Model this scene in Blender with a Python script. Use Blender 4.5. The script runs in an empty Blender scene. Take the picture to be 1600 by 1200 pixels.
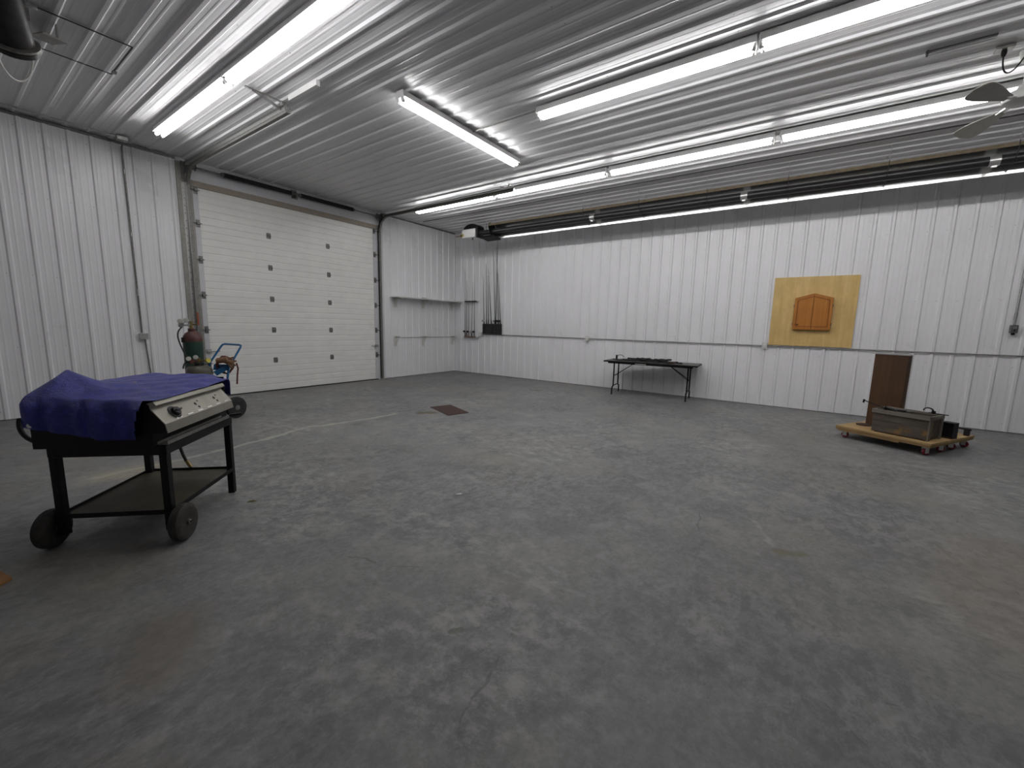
import bpy, math, random
from mathutils import Vector, Matrix, Euler
random.seed(7)
PI = math.pi
S = bpy.context.scene
COL = S.collection

# ------------------------------------------------------------------ camera
H = 4.025          # ceiling height
XR = 9.215         # inner face of the right wall
YB = 8.708         # inner face of the back wall (with the overhead door)
XL = -3.0          # left wall
YF = -9.6          # front wall, behind the camera
cam_d = bpy.data.cameras.new('camera')
cam = bpy.data.objects.new('camera', cam_d); COL.objects.link(cam)
S.camera = cam
yaw, pitch, roll, fpx = 0.95233, 0.14189, -0.02268, 648.09
fw = Vector((math.sin(yaw)*math.cos(pitch), math.cos(yaw)*math.cos(pitch), -math.sin(pitch)))
rt = Vector((math.cos(yaw), -math.sin(yaw), 0)); dn = fw.cross(rt)
r2 = math.cos(roll)*rt + math.sin(roll)*dn
d2 = -math.sin(roll)*rt + math.cos(roll)*dn
m = Matrix.Identity(4)
for i in range(3):
    m[i][0] = r2[i]; m[i][1] = -d2[i]; m[i][2] = -fw[i]
m.translation = Vector((0, 0, 1.429))
cam.matrix_world = m
cam_d.sensor_width = 36; cam_d.sensor_fit = 'HORIZONTAL'
cam_d.lens = fpx*36/1600
cam_d.clip_start = 0.05; cam_d.clip_end = 100

# ------------------------------------------------------------------ world, exposure
W = bpy.data.worlds.new('world'); S.world = W; W.use_nodes = True
W.node_tree.nodes['Background'].inputs[0].default_value = (0.5, 0.55, 0.6, 1)
W.node_tree.nodes['Background'].inputs[1].default_value = 0.0
S.view_settings.view_transform = 'Standard'
S.view_settings.look = 'None'
S.view_settings.gamma = 1
S.view_settings.use_curve_mapping = False
S.view_settings.exposure = 1.5
TUBE_STRENGTH = 9.0

# ------------------------------------------------------------------ materials
def new_mat(name):
    mt = bpy.data.materials.new(name); mt.use_nodes = True
    nt = mt.node_tree
    return mt, nt, nt.nodes['Principled BSDF']

def N(nt, t, **kw):
    n = nt.nodes.new(t)
    for k, v in kw.items():
        setattr(n, k, v)
    return n

def noise(nt, vec, scale, detail=4, rough=0.6):
    n = N(nt, 'ShaderNodeTexNoise')
    n.inputs['Scale'].default_value = scale
    n.inputs['Detail'].default_value = detail
    n.inputs['Roughness'].default_value = rough
    nt.links.new(vec, n.inputs['Vector'])
    return n.outputs['Fac']

def mapping(nt, scale=(1, 1, 1), src='Object', rot=(0, 0, 0)):
    tc = N(nt, 'ShaderNodeTexCoord'); mp = N(nt, 'ShaderNodeMapping')
    mp.inputs['Scale'].default_value = scale
    mp.inputs['Rotation'].default_value = rot
    nt.links.new(tc.outputs[src], mp.inputs['Vector'])
    return mp.outputs['Vector']

def ramp(nt, fac, stops):
    r = N(nt, 'ShaderNodeValToRGB')
    e = r.color_ramp.elements
    while len(e) < len(stops):
        e.new(0.5)
    for el, (p, c) in zip(e, stops):
        el.position = p
        el.color = (c[0], c[1], c[2], 1) if hasattr(c, '__len__') else (c, c, c, 1)
    nt.links.new(fac, r.inputs['Fac'])
    return r.outputs['Color']

def mix(nt, fac, a, b, mode='MIX'):
    mx = N(nt, 'ShaderNodeMix', data_type='RGBA', blend_type=mode)
    for k, v in (('Factor', fac), ('A', a), ('B', b)):
        s = [i for i in mx.inputs if i.name == k and (k == 'Factor' and i.type == 'VALUE' or k != 'Factor' and i.type == 'RGBA')][0]
        if hasattr(v, 'is_linked'):
            nt.links.new(v, s)
        elif k == 'Factor':
            s.default_value = v
        else:
            s.default_value = (v[0], v[1], v[2], 1)
    return [o for o in mx.outputs if o.type == 'RGBA'][0]

def math_n(nt, op, a, b=None, clamp=False):
    n = N(nt, 'ShaderNodeMath', operation=op, use_clamp=clamp)
    for i, v in enumerate((a, b)):
        if v is None: continue
        if hasattr(v, 'is_linked'): nt.links.new(v, n.inputs[i])
        else: n.inputs[i].default_value = v
    return n.outputs[0]

def bump(nt, bs, height, strength=0.2, dist=0.01):
    b = N(nt, 'ShaderNodeBump')
    b.inputs['Strength'].default_value = strength
    b.inputs['Distance'].default_value = dist
    nt.links.new(height, b.inputs['Height'])
    nt.links.new(b.outputs['Normal'], bs.inputs['Normal'])

def plain(name, col, rough=0.5, metal=0.0, var=0.12, scale=18.0, bmp=0.0, spec=0.5):
    mt, nt, bs = new_mat(name)
    v = mapping(nt)
    f = noise(nt, v, scale, 5)
    c = ramp(nt, f, [(0.25, [x*(1-var) for x in col]), (0.75, [min(1, x*(1+var)) for x in col])])
    nt.links.new(c, bs.inputs['Base Color'])
    bs.inputs['Roughness'].default_value = rough
    bs.inputs['Metallic'].default_value = metal
    bs.inputs['Specular IOR Level'].default_value = spec
    if bmp: bump(nt, bs, f, bmp, 0.005)
    return mt

def wood(name, c1, c2, axis='Z', fine=60.0, long=1.5, rough=0.6, bmp=0.25, patch=None):
    mt, nt, bs = new_mat(name)
    sc = {'X': (long, fine, fine), 'Y': (fine, long, fine), 'Z': (fine, fine, long)}[axis]
    v = mapping(nt, sc)
    f = noise(nt, v, 0.6, 6, 0.65)
    f2 = noise(nt, mapping(nt), 3.0, 3)
    c = ramp(nt, f, [(0.25, c1), (0.75, c2)])
    c = mix(nt, ramp(nt, f2, [(0.35, 0.0), (0.75, 0.45)]), c, [x*0.7 for x in c1])
    if patch:
        f3 = noise(nt, mapping(nt), 6.0, 3)
        c = mix(nt, ramp(nt, f3, [(0.56, 0.0), (0.68, 0.75)]), c, patch)
    nt.links.new(c, bs.inputs['Base Color'])
    bs.inputs['Roughness'].default_value = rough
    if bmp: bump(nt, bs, f, bmp, 0.003)
    return mt

def painted_steel(name, col, rough, axis, spec=0.5, bmp=0.035, var=0.07):
    """white painted steel sheet: long faint waviness along the sheet, faint grime"""
    mt, nt, bs = new_mat(name)
    sc = {'Z': (22, 22, 0.5)}[axis]
    v = mapping(nt, sc)
    f = noise(nt, v, 1.0, 3)
    g = noise(nt, mapping(nt, src='Object'), 1.3, 4)
    c = ramp(nt, g, [(0.3, [x*(1-var) for x in col]), (0.7, col)])
    nt.links.new(c, bs.inputs['Base Color'])
    rr = ramp(nt, g, [(0.3, rough*(1-2*var)), (0.7, rough*(1+2*var))])
    nt.links.new(rr, bs.inputs['Roughness'])
    bs.inputs['Specular IOR Level'].default_value = spec
    bump(nt, bs, f, bmp, 0.01)
    return mt

M = {}
M['wall'] = painted_steel('painted_wall_steel', (0.82, 0.82, 0.835), 0.30, 'Z')
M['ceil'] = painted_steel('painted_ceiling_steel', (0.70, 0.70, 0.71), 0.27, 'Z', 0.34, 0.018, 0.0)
M['backing'] = plain('wall_backing', (0.5, 0.5, 0.5), 0.8)
M['white'] = plain('white_paint', (0.72, 0.72, 0.71), 0.4, var=0.05)
M['housing'] = plain('fixture_enamel', (0.60, 0.60, 0.59), 0.45, var=0.05)
M['offwhite'] = plain('cream_paint', (0.62, 0.61, 0.57), 0.45, var=0.06)
M['door'] = plain('door_panel_paint', (0.80, 0.80, 0.765), 0.42, var=0.05, scale=4)
M['header'] = plain('header_paint', (0.58, 0.58, 0.60), 0.4, var=0.05)
M['tan'] = plain('tan_seal', (0.30, 0.26, 0.21), 0.6)
M['galv'] = plain('galvanised_steel', (0.42, 0.42, 0.41), 0.42, 0.85, var=0.25, scale=40)
M['galv_dark'] = plain('dull_galvanised_steel', (0.22, 0.215, 0.20), 0.5, 0.7, var=0.3, scale=30)
M['jamb'] = plain('jamb_steel', (0.27, 0.26, 0.235), 0.5, 0.5, var=0.2, scale=12)
M['hinge'] = plain('hinge_steel', (0.17, 0.17, 0.165), 0.45, 0.7, var=0.3)
M['black'] = plain('black_paint', (0.006, 0.006, 0.006), 0.55, var=0.3, spec=0.25)
M['black_gloss'] = plain('black_tube_steel', (0.018, 0.017, 0.019), 0.32, var=0.3)
M['rubber'] = plain('black_rubber', (0.02, 0.02, 0.02), 0.75, var=0.3)
M['rubber_dusty'] = plain('dusty_rubber', (0.034, 0.031, 0.028), 0.8, var=0.5, scale=30, bmp=0.3)
M['spring'] = plain('oiled_spring_steel', (0.03, 0.03, 0.03), 0.4, 0.5)
M['stainless'] = plain('stainless_panel', (0.25, 0.235, 0.20), 0.42, 0.6, var=0.15, scale=9)
M['alu'] = plain('aluminium_reflector', (0.88, 0.88, 0.87), 0.22, 0.85, var=0.03)
M['tanmetal'] = plain('tan_reflector_edge', (0.15, 0.12, 0.075), 0.5, 0.3, var=0.3)
M['chrome'] = plain('bright_chrome', (0.6, 0.6, 0.58), 0.2, 0.95)
M['brass'] = plain('dull_brass', (0.26, 0.19, 0.08), 0.38, 0.85, var=0.25)
M['blue'] = plain('blue_cart_paint', (0.015, 0.12, 0.28), 0.4, var=0.2)
M['green'] = plain('dark_green_paint', (0.012, 0.045, 0.030), 0.45, var=0.3)
M['maroon'] = plain('maroon_paint', (0.085, 0.030, 0.026), 0.55, var=0.35)
M['olive'] = plain('olive_grey_paint', (0.085, 0.078, 0.055), 0.42, var=0.25)
M['leather'] = plain('brown_leather', (0.17, 0.085, 0.04), 0.7, var=0.3)
M['hose_red'] = plain('red_hose', (0.10, 0.022, 0.015), 0.6)
M['orange'] = plain('orange_mark', (0.26, 0.06, 0.02), 0.6)
M['red'] = plain('red_wheel', (0.24, 0.022, 0.03), 0.45)
M['zinc'] = plain('zinc_plate', (0.55, 0.55, 0.54), 0.35, 0.8)
M['rust'] = plain('rusted_plate', (0.055, 0.028, 0.022), 0.75, 0.2, var=0.35, scale=25, bmp=0.25)
M['rustbrown'] = wood('rust_brown_board', (0.055, 0.022, 0.006), (0.105, 0.048, 0.014), 'Z', 30, 1.2, 0.55, 0.1)
M['iron'] = plain('dark_iron', (0.028, 0.026, 0.03), 0.5, 0.5, var=0.3, scale=30)
M['tabletop'] = plain('dark_table_laminate', (0.055, 0.055, 0.045), 0.4, var=0.2)
M['plywood'] = wood('plywood_face', (0.58, 0.38, 0.12), (0.80, 0.58, 0.26), 'Z', 26, 2.2, 0.55, 0.05)
M['deckply'] = wood('plywood_deck', (0.36, 0.23, 0.09), (0.55, 0.38, 0.18), 'X', 24, 1.6, 0.65, 0.1)
M['plyedge'] = wood('plywood_edge', (0.22, 0.13, 0.05), (0.42, 0.28, 0.12), 'X', 90, 1.0, 0.75, 0.2)
M['oak'] = wood('varnished_oak', (0.38, 0.13, 0.018), (0.54, 0.23, 0.045), 'Z', 40, 1.5, 0.36, 0.1)
M['oak_dark'] = wood('varnished_oak_moulding', (0.20, 0.06, 0.010), (0.30, 0.10, 0.018), 'Z', 40, 1.5, 0.36, 0.1)
M['grey_wood'] = wood('weathered_wood', (0.048, 0.038, 0.028), (0.165, 0.140, 0.115), 'X', 30, 2.4, 0.85, 0.4, patch=(0.25, 0.14, 0.045))
M['grey_wood_rim'] = wood('weathered_rim_wood', (0.12, 0.10, 0.08), (0.28, 0.255, 0.21), 'X', 40, 2.0, 0.85, 0.35)
M['shelfplate'] = plain('brown_shelf_plate', (0.050, 0.041, 0.022), 0.6, 0.2, var=0.35, scale=6)
M['card'] = plain('orange_cardboard', (0.32, 0.15, 0.05), 0.8, var=0.25)
M['cork'] = plain('cork', (0.28, 0.17, 0.08), 0.8)
M['fan_white'] = plain('fan_enamel', (0.62, 0.62, 0.60), 0.35, var=0.05)
M['fan_blade'] = plain('fan_blade_enamel', (0.34, 0.335, 0.29), 0.32, var=0.1)
M['duct'] = plain('dark_duct_steel', (0.035, 0.033, 0.032), 0.5, 0.4, var=0.3)
M['hatch'] = M['ceil']
M['leaf'] = plain('dry_leaf', (0.12, 0.10, 0.03), 0.8)
M['paper'] = plain('paper_scrap', (0.6, 0.6, 0.58), 0.7)
M['gauge'] = plain('gauge_face', (0.42, 0.42, 0.38), 0.3)
M['yellow'] = plain('yellow_sticker', (0.5, 0.42, 0.05), 0.5)

def tube_light():
    mt = bpy.data.materials.new('lit_fluorescent_tube'); mt.use_nodes = True
    nt = mt.node_tree; nt.nodes.clear()
    out = N(nt, 'ShaderNodeOutputMaterial'); e = N(nt, 'ShaderNodeEmission')
    e.inputs['Color'].default_value = (1.0, 0.985, 0.985, 1)
    e.inputs['Strength'].default_value = TUBE_STRENGTH
    nt.links.new(e.outputs[0], out.inputs['Surface'])
    return mt
M['tube'] = tube_light()

def tarp_mat():
    mt, nt, bs = new_mat('blue_tarpaulin')
    v = mapping(nt, (1, 1, 1))
    a = noise(nt, v, 16, 9, 0.72); b = noise(nt, v, 85, 6, 0.75)
    c = ramp(nt, a, [(0.3, (0.024, 0.028, 0.20)), (0.55, (0.045, 0.054, 0.36)), (0.72, (0.10, 0.115, 0.54))])
    nt.links.new(c, bs.inputs['Base Color'])
    bs.inputs['Roughness'].default_value = 0.30
    bs.inputs['Specular IOR Level'].default_value = 0.45
    s = math_n(nt, 'ADD', a, math_n(nt, 'MULTIPLY', b, 0.5))
    bump(nt, bs, s, 0.85, 0.022)
    return mt
M['tarp'] = tarp_mat()

def seg_dist(nt, p, a, b):
    def vm(op, x, y=None):
        n = N(nt, 'ShaderNodeVectorMath', operation=op)
        for i, q in enumerate((x, y)):
            if q is None: continue
            if hasattr(q, 'is_linked'): nt.links.new(q, n.inputs[i])
            else: n.inputs[i].default_value = q
        return n
    a3 = (a[0], a[1], 0); ba = (b[0]-a[0], b[1]-a[1], 0); l2 = ba[0]**2+ba[1]**2
    pa = vm('SUBTRACT', p, a3).outputs[0]
    t = math_n(nt, 'DIVIDE', vm('DOT_PRODUCT', pa, ba).outputs['Value'], l2, True)
    sc = N(nt, 'ShaderNodeVectorMath', operation='SCALE'); sc.inputs[0].default_value = ba
    nt.links.new(t, sc.inputs['Scale'])
    return vm('LENGTH', vm('SUBTRACT', pa, sc.outputs[0]).outputs[0]).outputs['Value']

def floor_mat():
    mt, nt, bs = new_mat('worn_grey_concrete')
    tc = N(nt, 'ShaderNodeTexCoord'); P0 = tc.outputs['Object']
    big = noise(nt, P0, 0.55, 4, 0.55)
    mid = noise(nt, P0, 2.2, 8, 0.68)
    fine = noise(nt, P0, 26, 6, 0.7)
    c = ramp(nt, mid, [(0.30, (0.125, 0.128, 0.136)), (0.50, (0.178, 0.181, 0.187)), (0.66, (0.235, 0.235, 0.231))])
    c = mix(nt, ramp(nt, big, [(0.40, 0.0), (0.65, 0.5)]), c, (0.205, 0.193, 0.170))
    c = mix(nt, 0.35, c, ramp(nt, fine, [(0.3, 0.06), (0.7, 0.30)]), 'MIX')
    # dark scuffed patches
    scuff = noise(nt, P0, 1.9, 12, 0.80)
    c = mix(nt, ramp(nt, scuff, [(0.50, 0.0), (0.64, 0.62)]), c, (0.085, 0.086, 0.092))
    # pale dusty patches
    dust = noise(nt, mapping(nt, (1.0, 1.0, 1.0), rot=(0, 0, 0.6)), 2.3, 12, 0.78)
    c = mix(nt, ramp(nt, dust, [(0.50, 0.0), (0.66, 0.62)]), c, (0.295, 0.29, 0.275))
    # speckled scuffing and chalky speckle, each gathered in broad patches, dragged along the traffic direction
    sp = noise(nt, mapping(nt, (1.0, 1.7, 1.0), rot=(0, 0, 0.9)), 7.5, 12, 0.74)
    pm = noise(nt, P0, 0.75, 5, 0.6)
    dk = math_n(nt, 'MULTIPLY', ramp(nt, sp, [(0.47, 0.0), (0.57, 0.60)]), ramp(nt, pm, [(0.42, 0.08), (0.58, 1.0)]))
    c = mix(nt, dk, c, (0.082, 0.083, 0.090))
    sp2 = noise(nt, mapping(nt, (1.5, 1.0, 1.0), rot=(0, 0, 0.5)), 6.0, 12, 0.76)
    pm2 = noise(nt, mapping(nt, (1.0, 1.0, 1.0), rot=(0.3, 0.2, 2.0)), 0.62, 5, 0.6)
    lt = math_n(nt, 'MULTIPLY', ramp(nt, sp2, [(0.48, 0.0), (0.60, 0.66)]), ramp(nt, pm2, [(0.46, 0.0), (0.60, 1.0)]))
    c = mix(nt, lt, c, (0.33, 0.325, 0.305))
    tn = noise(nt, mapping(nt, (1.0, 1.0, 1.0), rot=(0.1, 0.4, 1.1)), 0.9, 6, 0.62)
    c = mix(nt, ramp(nt, tn, [(0.55, 0.0), (0.70, 0.35)]), c, (0.25, 0.215, 0.155))
    # warped coordinates for hand-placed marks
    wn = N(nt, 'ShaderNodeTexNoise'); wn.inputs['Scale'].default_value = 5; wn.inputs['Detail'].default_value = 5
    nt.links.new(P0, wn.inputs['Vector'])
    sub = N(nt, 'ShaderNodeVectorMath', operation='SUBTRACT'); sub.inputs[1].default_value = (0.5, 0.5, 0.5)
    nt.links.new(wn.outputs['Color'], sub.inputs[0])
    scl = N(nt, 'ShaderNodeVectorMath', operation='SCALE'); scl.inputs['Scale'].default_value = 0.16
    nt.links.new(sub.outputs[0], scl.inputs[0])
    add = N(nt, 'ShaderNodeVectorMath', operation='ADD')
    nt.links.new(P0, add.inputs[0]); nt.links.new(scl.outputs[0], add.inputs[1])
    PW = add.outputs[0]
    def strokes(pts, width, col, amount, soft=1.8):
        nonlocal c
        d = None
        for a, b in zip(pts, pts[1:]):
            s = seg_dist(nt, PW, a, b)
            d = s if d is None else math_n(nt, 'MINIMUM', d, s)
        f = math_n(nt, 'DIVIDE', d, width)
        f = math_n(nt, 'MULTIPLY', ramp_v(f, soft), amount)
        f = math_n(nt, 'MULTIPLY', f, ramp(nt, fine, [(0.2, 0.55), (0.6, 1.0)]))
        c = mix(nt, f, c, col)
    def ramp_v(f, soft):
        r = N(nt, 'ShaderNodeMapRange'); r.interpolation_type = 'SMOOTHSTEP'
        r.inputs['From Min'].default_value = 1.0/soft; r.inputs['From Max'].default_value = soft
        r.inputs['To Min'].default_value = 1; r.inputs['To Max'].default_value = 0
        nt.links.new(f, r.inputs['Value'])
        return r.outputs[0]
    # mineral crack line running from under the griddle cart to the floor plate
    strokes([(0.75, 5.05), (1.2, 5.06), (2.11, 5.17), (2.86, 5.42), (3.0, 5.33), (3.81, 5.18), (4.15, 5.22)], 0.028, (0.40, 0.385, 0.33), 0.8)
    strokes([(0.85, 5.02), (1.1, 4.98)], 0.13, (0.38, 0.33, 0.22), 0.5, 2.5)
    # oil and rust marks
    strokes([(4.46, 4.92), (4.58, 4.82)], 0.085, (0.075, 0.062, 0.018), 1.0, 1.5)
    strokes([(3.06, 0.02), (3.16, -0.09)], 0.035, (0.13, 0.11, 0.055), 0.8, 1.6)
    strokes([(3.13, 0.05), (3.34, 0.15), (3.5, 0.22)], 0.014, (0.33, 0.32, 0.30), 0.6)
    strokes([(1.28, 1.24), (1.31, 1.21)], 0.022, (0.085, 0.085, 0.065), 0.8, 1.5)
    strokes([(2.9, -1.1), (3.9, -1.2)], 0.26, (0.25, 0.19, 0.14), 0.38, 2.6)
    strokes([(0.52, 2.28), (0.40, 2.05)], 0.12, (0.15, 0.11, 0.06), 0.4, 2.0)
    strokes([(4.2, 7.0), (5.0, 5.9), (4.6, 5.4)], 0.03, (0.10, 0.10, 0.105), 0.5)
    strokes([(4.5, 7.3), (5.6, 6.0), (6.0, 5.3)], 0.03, (0.10, 0.10, 0.105), 0.4)
    for i in range(9):
        x = random.uniform(0.8, 5); y = random.uniform(-1.5, 4); a = random.uniform(0, PI); l = random.uniform(0.3, 0.9)
        strokes([(x, y), (x+l*math.cos(a), y+l*math.sin(a))], 0.006, (0.085, 0.085, 0.09), 0.7)
    nt.links.new(c, bs.inputs['Base Color'])
    nt.links.new(ramp(nt, mid, [(0.3, 0.46), (0.7, 0.62)]), bs.inputs['Roughness'])
    bs.inputs['Specular IOR Level'].default_value = 0.45
    bump(nt, bs, math_n(nt, 'ADD', math_n(nt, 'MULTIPLY', mid, 0.5), math_n(nt, 'MULTIPLY', fine, 0.3)), 0.12, 0.01)
    return mt
M['floor'] = floor_mat()

# ------------------------------------------------------------------ mesh helper
class MB:
    def __init__(s): s.v = []; s.f = []; s.pc = []
    def add(s, vs, fs):
        o = len(s.v); s.pc.append((o, len(s.f))); s.v += [Vector(x) for x in vs]; s.f += [[i+o for i in f] for f in fs]; return s
    def box(s, c, d, rot=None):
        hx, hy, hz = d[0]/2, d[1]/2, d[2]/2
        vs = [Vector((x, y, z)) for x in (-hx, hx) for y in (-hy, hy) for z in (-hz, hz)]
        if rot is not None:
            R = rot if isinstance(rot, Matrix) else Euler(rot).to_matrix()
            vs = [R @ q for q in vs]
        c = Vector(c)
        return s.add([q+c for q in vs], [(0,1,3,2),(4,6,7,5),(0,4,5,1),(2,3,7,6),(0,2,6,4),(1,5,7,3)])
    def b2(s, lo, hi):
        return s.box([(a+b)/2 for a, b in zip(lo, hi)], [abs(b-a) for a, b in zip(lo, hi)])
    def bar(s, p, q, w, h, up=(0, 0, 1)):
        p = Vector(p); q = Vector(q); d = q-p; L = d.length; d.normalize()
        u = Vector(up)
        if abs(d.dot(u)) > 0.98: u = Vector((1, 0, 0))
        x = d.cross(u).normalized(); y = x.cross(d)
        R = Matrix((x, d, y)).transposed()
        return s.box((p+q)/2, (w, L, h), R)
    def tube(s, pts, r, n=10, caps=True, closed=False):
        pts = [Vector(p) for p in pts]; rs = r if hasattr(r, '__len__') else [r]*len(pts)
        rings = []; ref = None
        L = len(pts)
        for i, p in enumerate(pts):
            a = pts[(i-1) % L] if (i > 0 or closed) else p
            b = pts[(i+1) % L] if (i < L-1 or closed) else p
            t = (b-a).normalized()
            if ref is None:
                ref = Vector((0, 0, 1)) if abs(t.z) < 0.9 else Vector((1, 0, 0))
            x = (ref - t*ref.dot(t)).normalized(); y = t.cross(x); ref = x
            rings.append([p + rs[i]*(math.cos(2*PI*k/n)*x + math.sin(2*PI*k/n)*y) for k in range(n)])
        fs = []
        for i in range(L if closed else L-1):
            j = (i+1) % L
            for k in range(n):
                fs.append((i*n+k, i*n+(k+1) % n, j*n+(k+1) % n, j*n+k))
        if caps and not closed:
            fs.append(tuple(range(n-1, -1, -1))); fs.append(tuple((L-1)*n+k for k in range(n)))
        return s.add([q for rg in rings for q in rg], fs)
    def lathe(s, prof, c=(0, 0, 0), n=24, axis='Z', R=None):
        """prof = [(radius, height)]"""
        vs = []; fs = []
        for r, z in prof:
            for k in range(n):
                a = 2*PI*k/n; q = Vector((r*math.cos(a), r*math.sin(a), z))
                if axis == 'X': q = Vector((q.z, q.x, q.y))
                elif axis == 'Y': q = Vector((q.y, q.z, q.x))
                if R is not None: q = R @ q
                vs.append(q+Vector(c))
        for i in range(len(prof)-1):
            for k in range(n):
                fs.append((i*n+k, i*n+(k+1) % n, (i+1)*n+(k+1) % n, (i+1)*n+k))
        fs.append(tuple(range(n-1, -1, -1))); fs.append(tuple((len(prof)-1)*n+k for k in range(n)))
        return s.add(vs, fs)
    def prism(s, poly, axis, a, b):
        """poly = 2-D outline; axis = extrusion axis; the other two axes take the outline in order"""
        def P3(p, t):
            return {'X': (t, p[0], p[1]), 'Y': (p[0], t, p[1]), 'Z': (p[0], p[1], t)}[axis]
        n = len(poly)
        vs = [P3(p, a) for p in poly]+[P3(p, b) for p in poly]
        fs = [tuple(range(n-1, -1, -1)), tuple(range(n, 2*n))]+[(i, (i+1) % n, n+(i+1) % n, n+i) for i in range(n)]
        return s.add(vs, fs)

def make_mesh(name, mb, mt, smooth=None):
    me = bpy.data.meshes.new(name)
    me.from_pydata([tuple(q) for q in mb.v], [], mb.f)
    me.materials.append(mt)
    import bmesh
    bm = bmesh.new(); bm.from_mesh(me)
    bmesh.ops.recalc_face_normals(bm, faces=bm.faces)
    if smooth is not None:
        for f in bm.faces: f.smooth = True
        for e in bm.edges:
            if len(e.link_faces) == 2:
                e.smooth = e.calc_face_angle() < smooth
    bm.to_mesh(me); bm.free()
    return me

SM = math.radians(40)
def put(name, me, parent=None, loc=(0, 0, 0), rot=(0, 0, 0)):
    o = bpy.data.objects.new(name, me); COL.objects.link(o)
    if parent is not None: o.parent = parent
    o.location = loc; o.rotation_euler = rot
    return o

def pieces(mb, tol=0.012):
    """split a builder into the groups of primitives that touch one another"""
    st = mb.pc+[(len(mb.v), len(mb.f))]; n = len(mb.pc)
    bb = []
    for i in range(n):
        q = mb.v[st[i][0]:st[i+1][0]]
        bb.append(([min(p[k] for p in q)-tol/2 for k in range(3)], [max(p[k] for p in q)+tol/2 for k in range(3)]))
    g = list(range(n))
    def find(a):
        while g[a] != a: a = g[a]
        return a
    for i in range(n):
        for j in range(i):
            if all(bb[i][0][k] <= bb[j][1][k] and bb[j][0][k] <= bb[i][1][k] for k in range(3)):
                g[find(i)] = find(j)
    out = {}
    for i in range(n):
        m2 = out.setdefault(find(i), MB())
        o = st[i][0]
        m2.add(mb.v[st[i][0]:st[i+1][0]], [[k-o for k in f] for f in mb.f[st[i][1]:st[i+1][1]]])
    return list(out.values())

def part(name, mb, mt, parent=None, smooth=SM, bevel=0, root=None, world=False, loc=None, stuff=False):
    """one mesh object; world=True: vertices are given in world space and re-expressed in the root's frame"""
    if world and (root or parent):
        r = root or parent
        inv = (Matrix.Translation(r.location) @ r.rotation_euler.to_matrix().to_4x4()).inverted()
        mb.v = [inv @ q for q in mb.v]
    if parent is not None and not stuff and 1 < len(mb.pc) < 60:
        ps = pieces(mb)
        if len(ps) > 1:
            return [part(name, p, mt, parent, smooth, bevel) for p in ps][0]
    o = put(name, make_mesh(name, mb, mt, smooth), parent)
    if stuff: o['kind'] = 'stuff'
    if bevel:
        b = o.modifiers.new('bevel', 'BEVEL'); b.width = bevel; b.segments = 2; b.limit_method = 'ANGLE'
        b.angle_limit = math.radians(40)
    return o

def tag(o, label, cat, group=None):
    o['label'] = label; o['category'] = cat
    if group: o['group'] = group
    return o

def thing(name, label, cat, loc=(0, 0, 0), rz=0.0, group=None):
    o = bpy.data.objects.new(name, None); COL.objects.link(o)
    o.empty_display_size = 0.1
    o.location = loc; o.rotation_euler = (0, 0, rz)
    return tag(o, label, cat, group)

def solo(name, mb, mt, label, cat, group=None, base=None, **kw):
    """a thing that is a single mesh; base = its origin in world space"""
    if base is None:
        xs = [q.x for q in mb.v]; ys = [q.y for q in mb.v]; zs = [q.z for q in mb.v]
        base = ((min(xs)+max(xs))/2, (min(ys)+max(ys))/2, min(zs))
    b = Vector(base); mb.v = [q-b for q in mb.v]
    o = part(name, mb, mt, **kw); o.location = b
    return tag(o, label, cat, group)

def structure(o, label=None):
    o['kind'] = 'structure'
    if label: o['label'] = label
    return o

def bez(p0, p1, p2, p3, n=12):
    p0, p1, p2, p3 = map(Vector, (p0, p1, p2, p3)); r = []
    for i in range(n+1):
        t = i/n; u = 1-t
        r.append(u**3*p0+3*u*u*t*p1+3*u*t*t*p2+t**3*p3)
    return r

# ------------------------------------------------------------------ room shell
PITCH = 0.2286
def profile(s0, s1):
    """rib profile of the sheet between s0 and s1: major ribs on multiples of PITCH, two small ribs between"""
    pts = []
    k = math.floor(s0/PITCH)-1
    while k*PITCH < s1+PITCH:
        c = k*PITCH
        pts += [(c-0.030, 0), (c-0.014, 0.018), (c+0.014, 0.018), (c+0.030, 0)]
        for d in (0.0762, 0.1524):
            pts += [(c+d-0.014, 0), (c+d-0.006, 0.0018), (c+d+0.006, 0.0018), (c+d+0.014, 0)]
        k += 1
    def h(s):
        for (a, ha), (b, hb) in zip(pts, pts[1:]):
            if a <= s <= b: return ha+(hb-ha)*(s-a)/(b-a+1e-9)
        return 0
    return [(s0, h(s0))]+[p for p in pts if s0 < p[0] < s1]+[(s1, h(s1))]

_pcache = {}
def panel_mesh(name, s0, s1, z0, z1, mt):
    base = math.floor((s0+0.031)/PITCH)*PITCH-0.03
    key = (name, round(s0-base, 4), round(s1-s0, 4), z0, z1)
    if key in _pcache: return _pcache[key], base
    pr = profile(s0-base-0.03, s1-base-0.03)
    mb = MB(); n = len(pr)
    mb.v = [Vector((a, b, z0)) for a, b in pr]+[Vector((a, b, z1)) for a, b in pr]
    mb.f = [(i, i+1, n+i+1, n+i) for i in range(n-1)]
    me = bpy.data.meshes.new(name); me.from_pydata([tuple(q) for q in mb.v], [], mb.f)
    me.materials.append(mt); _pcache[key] = me
    return me, base

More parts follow.
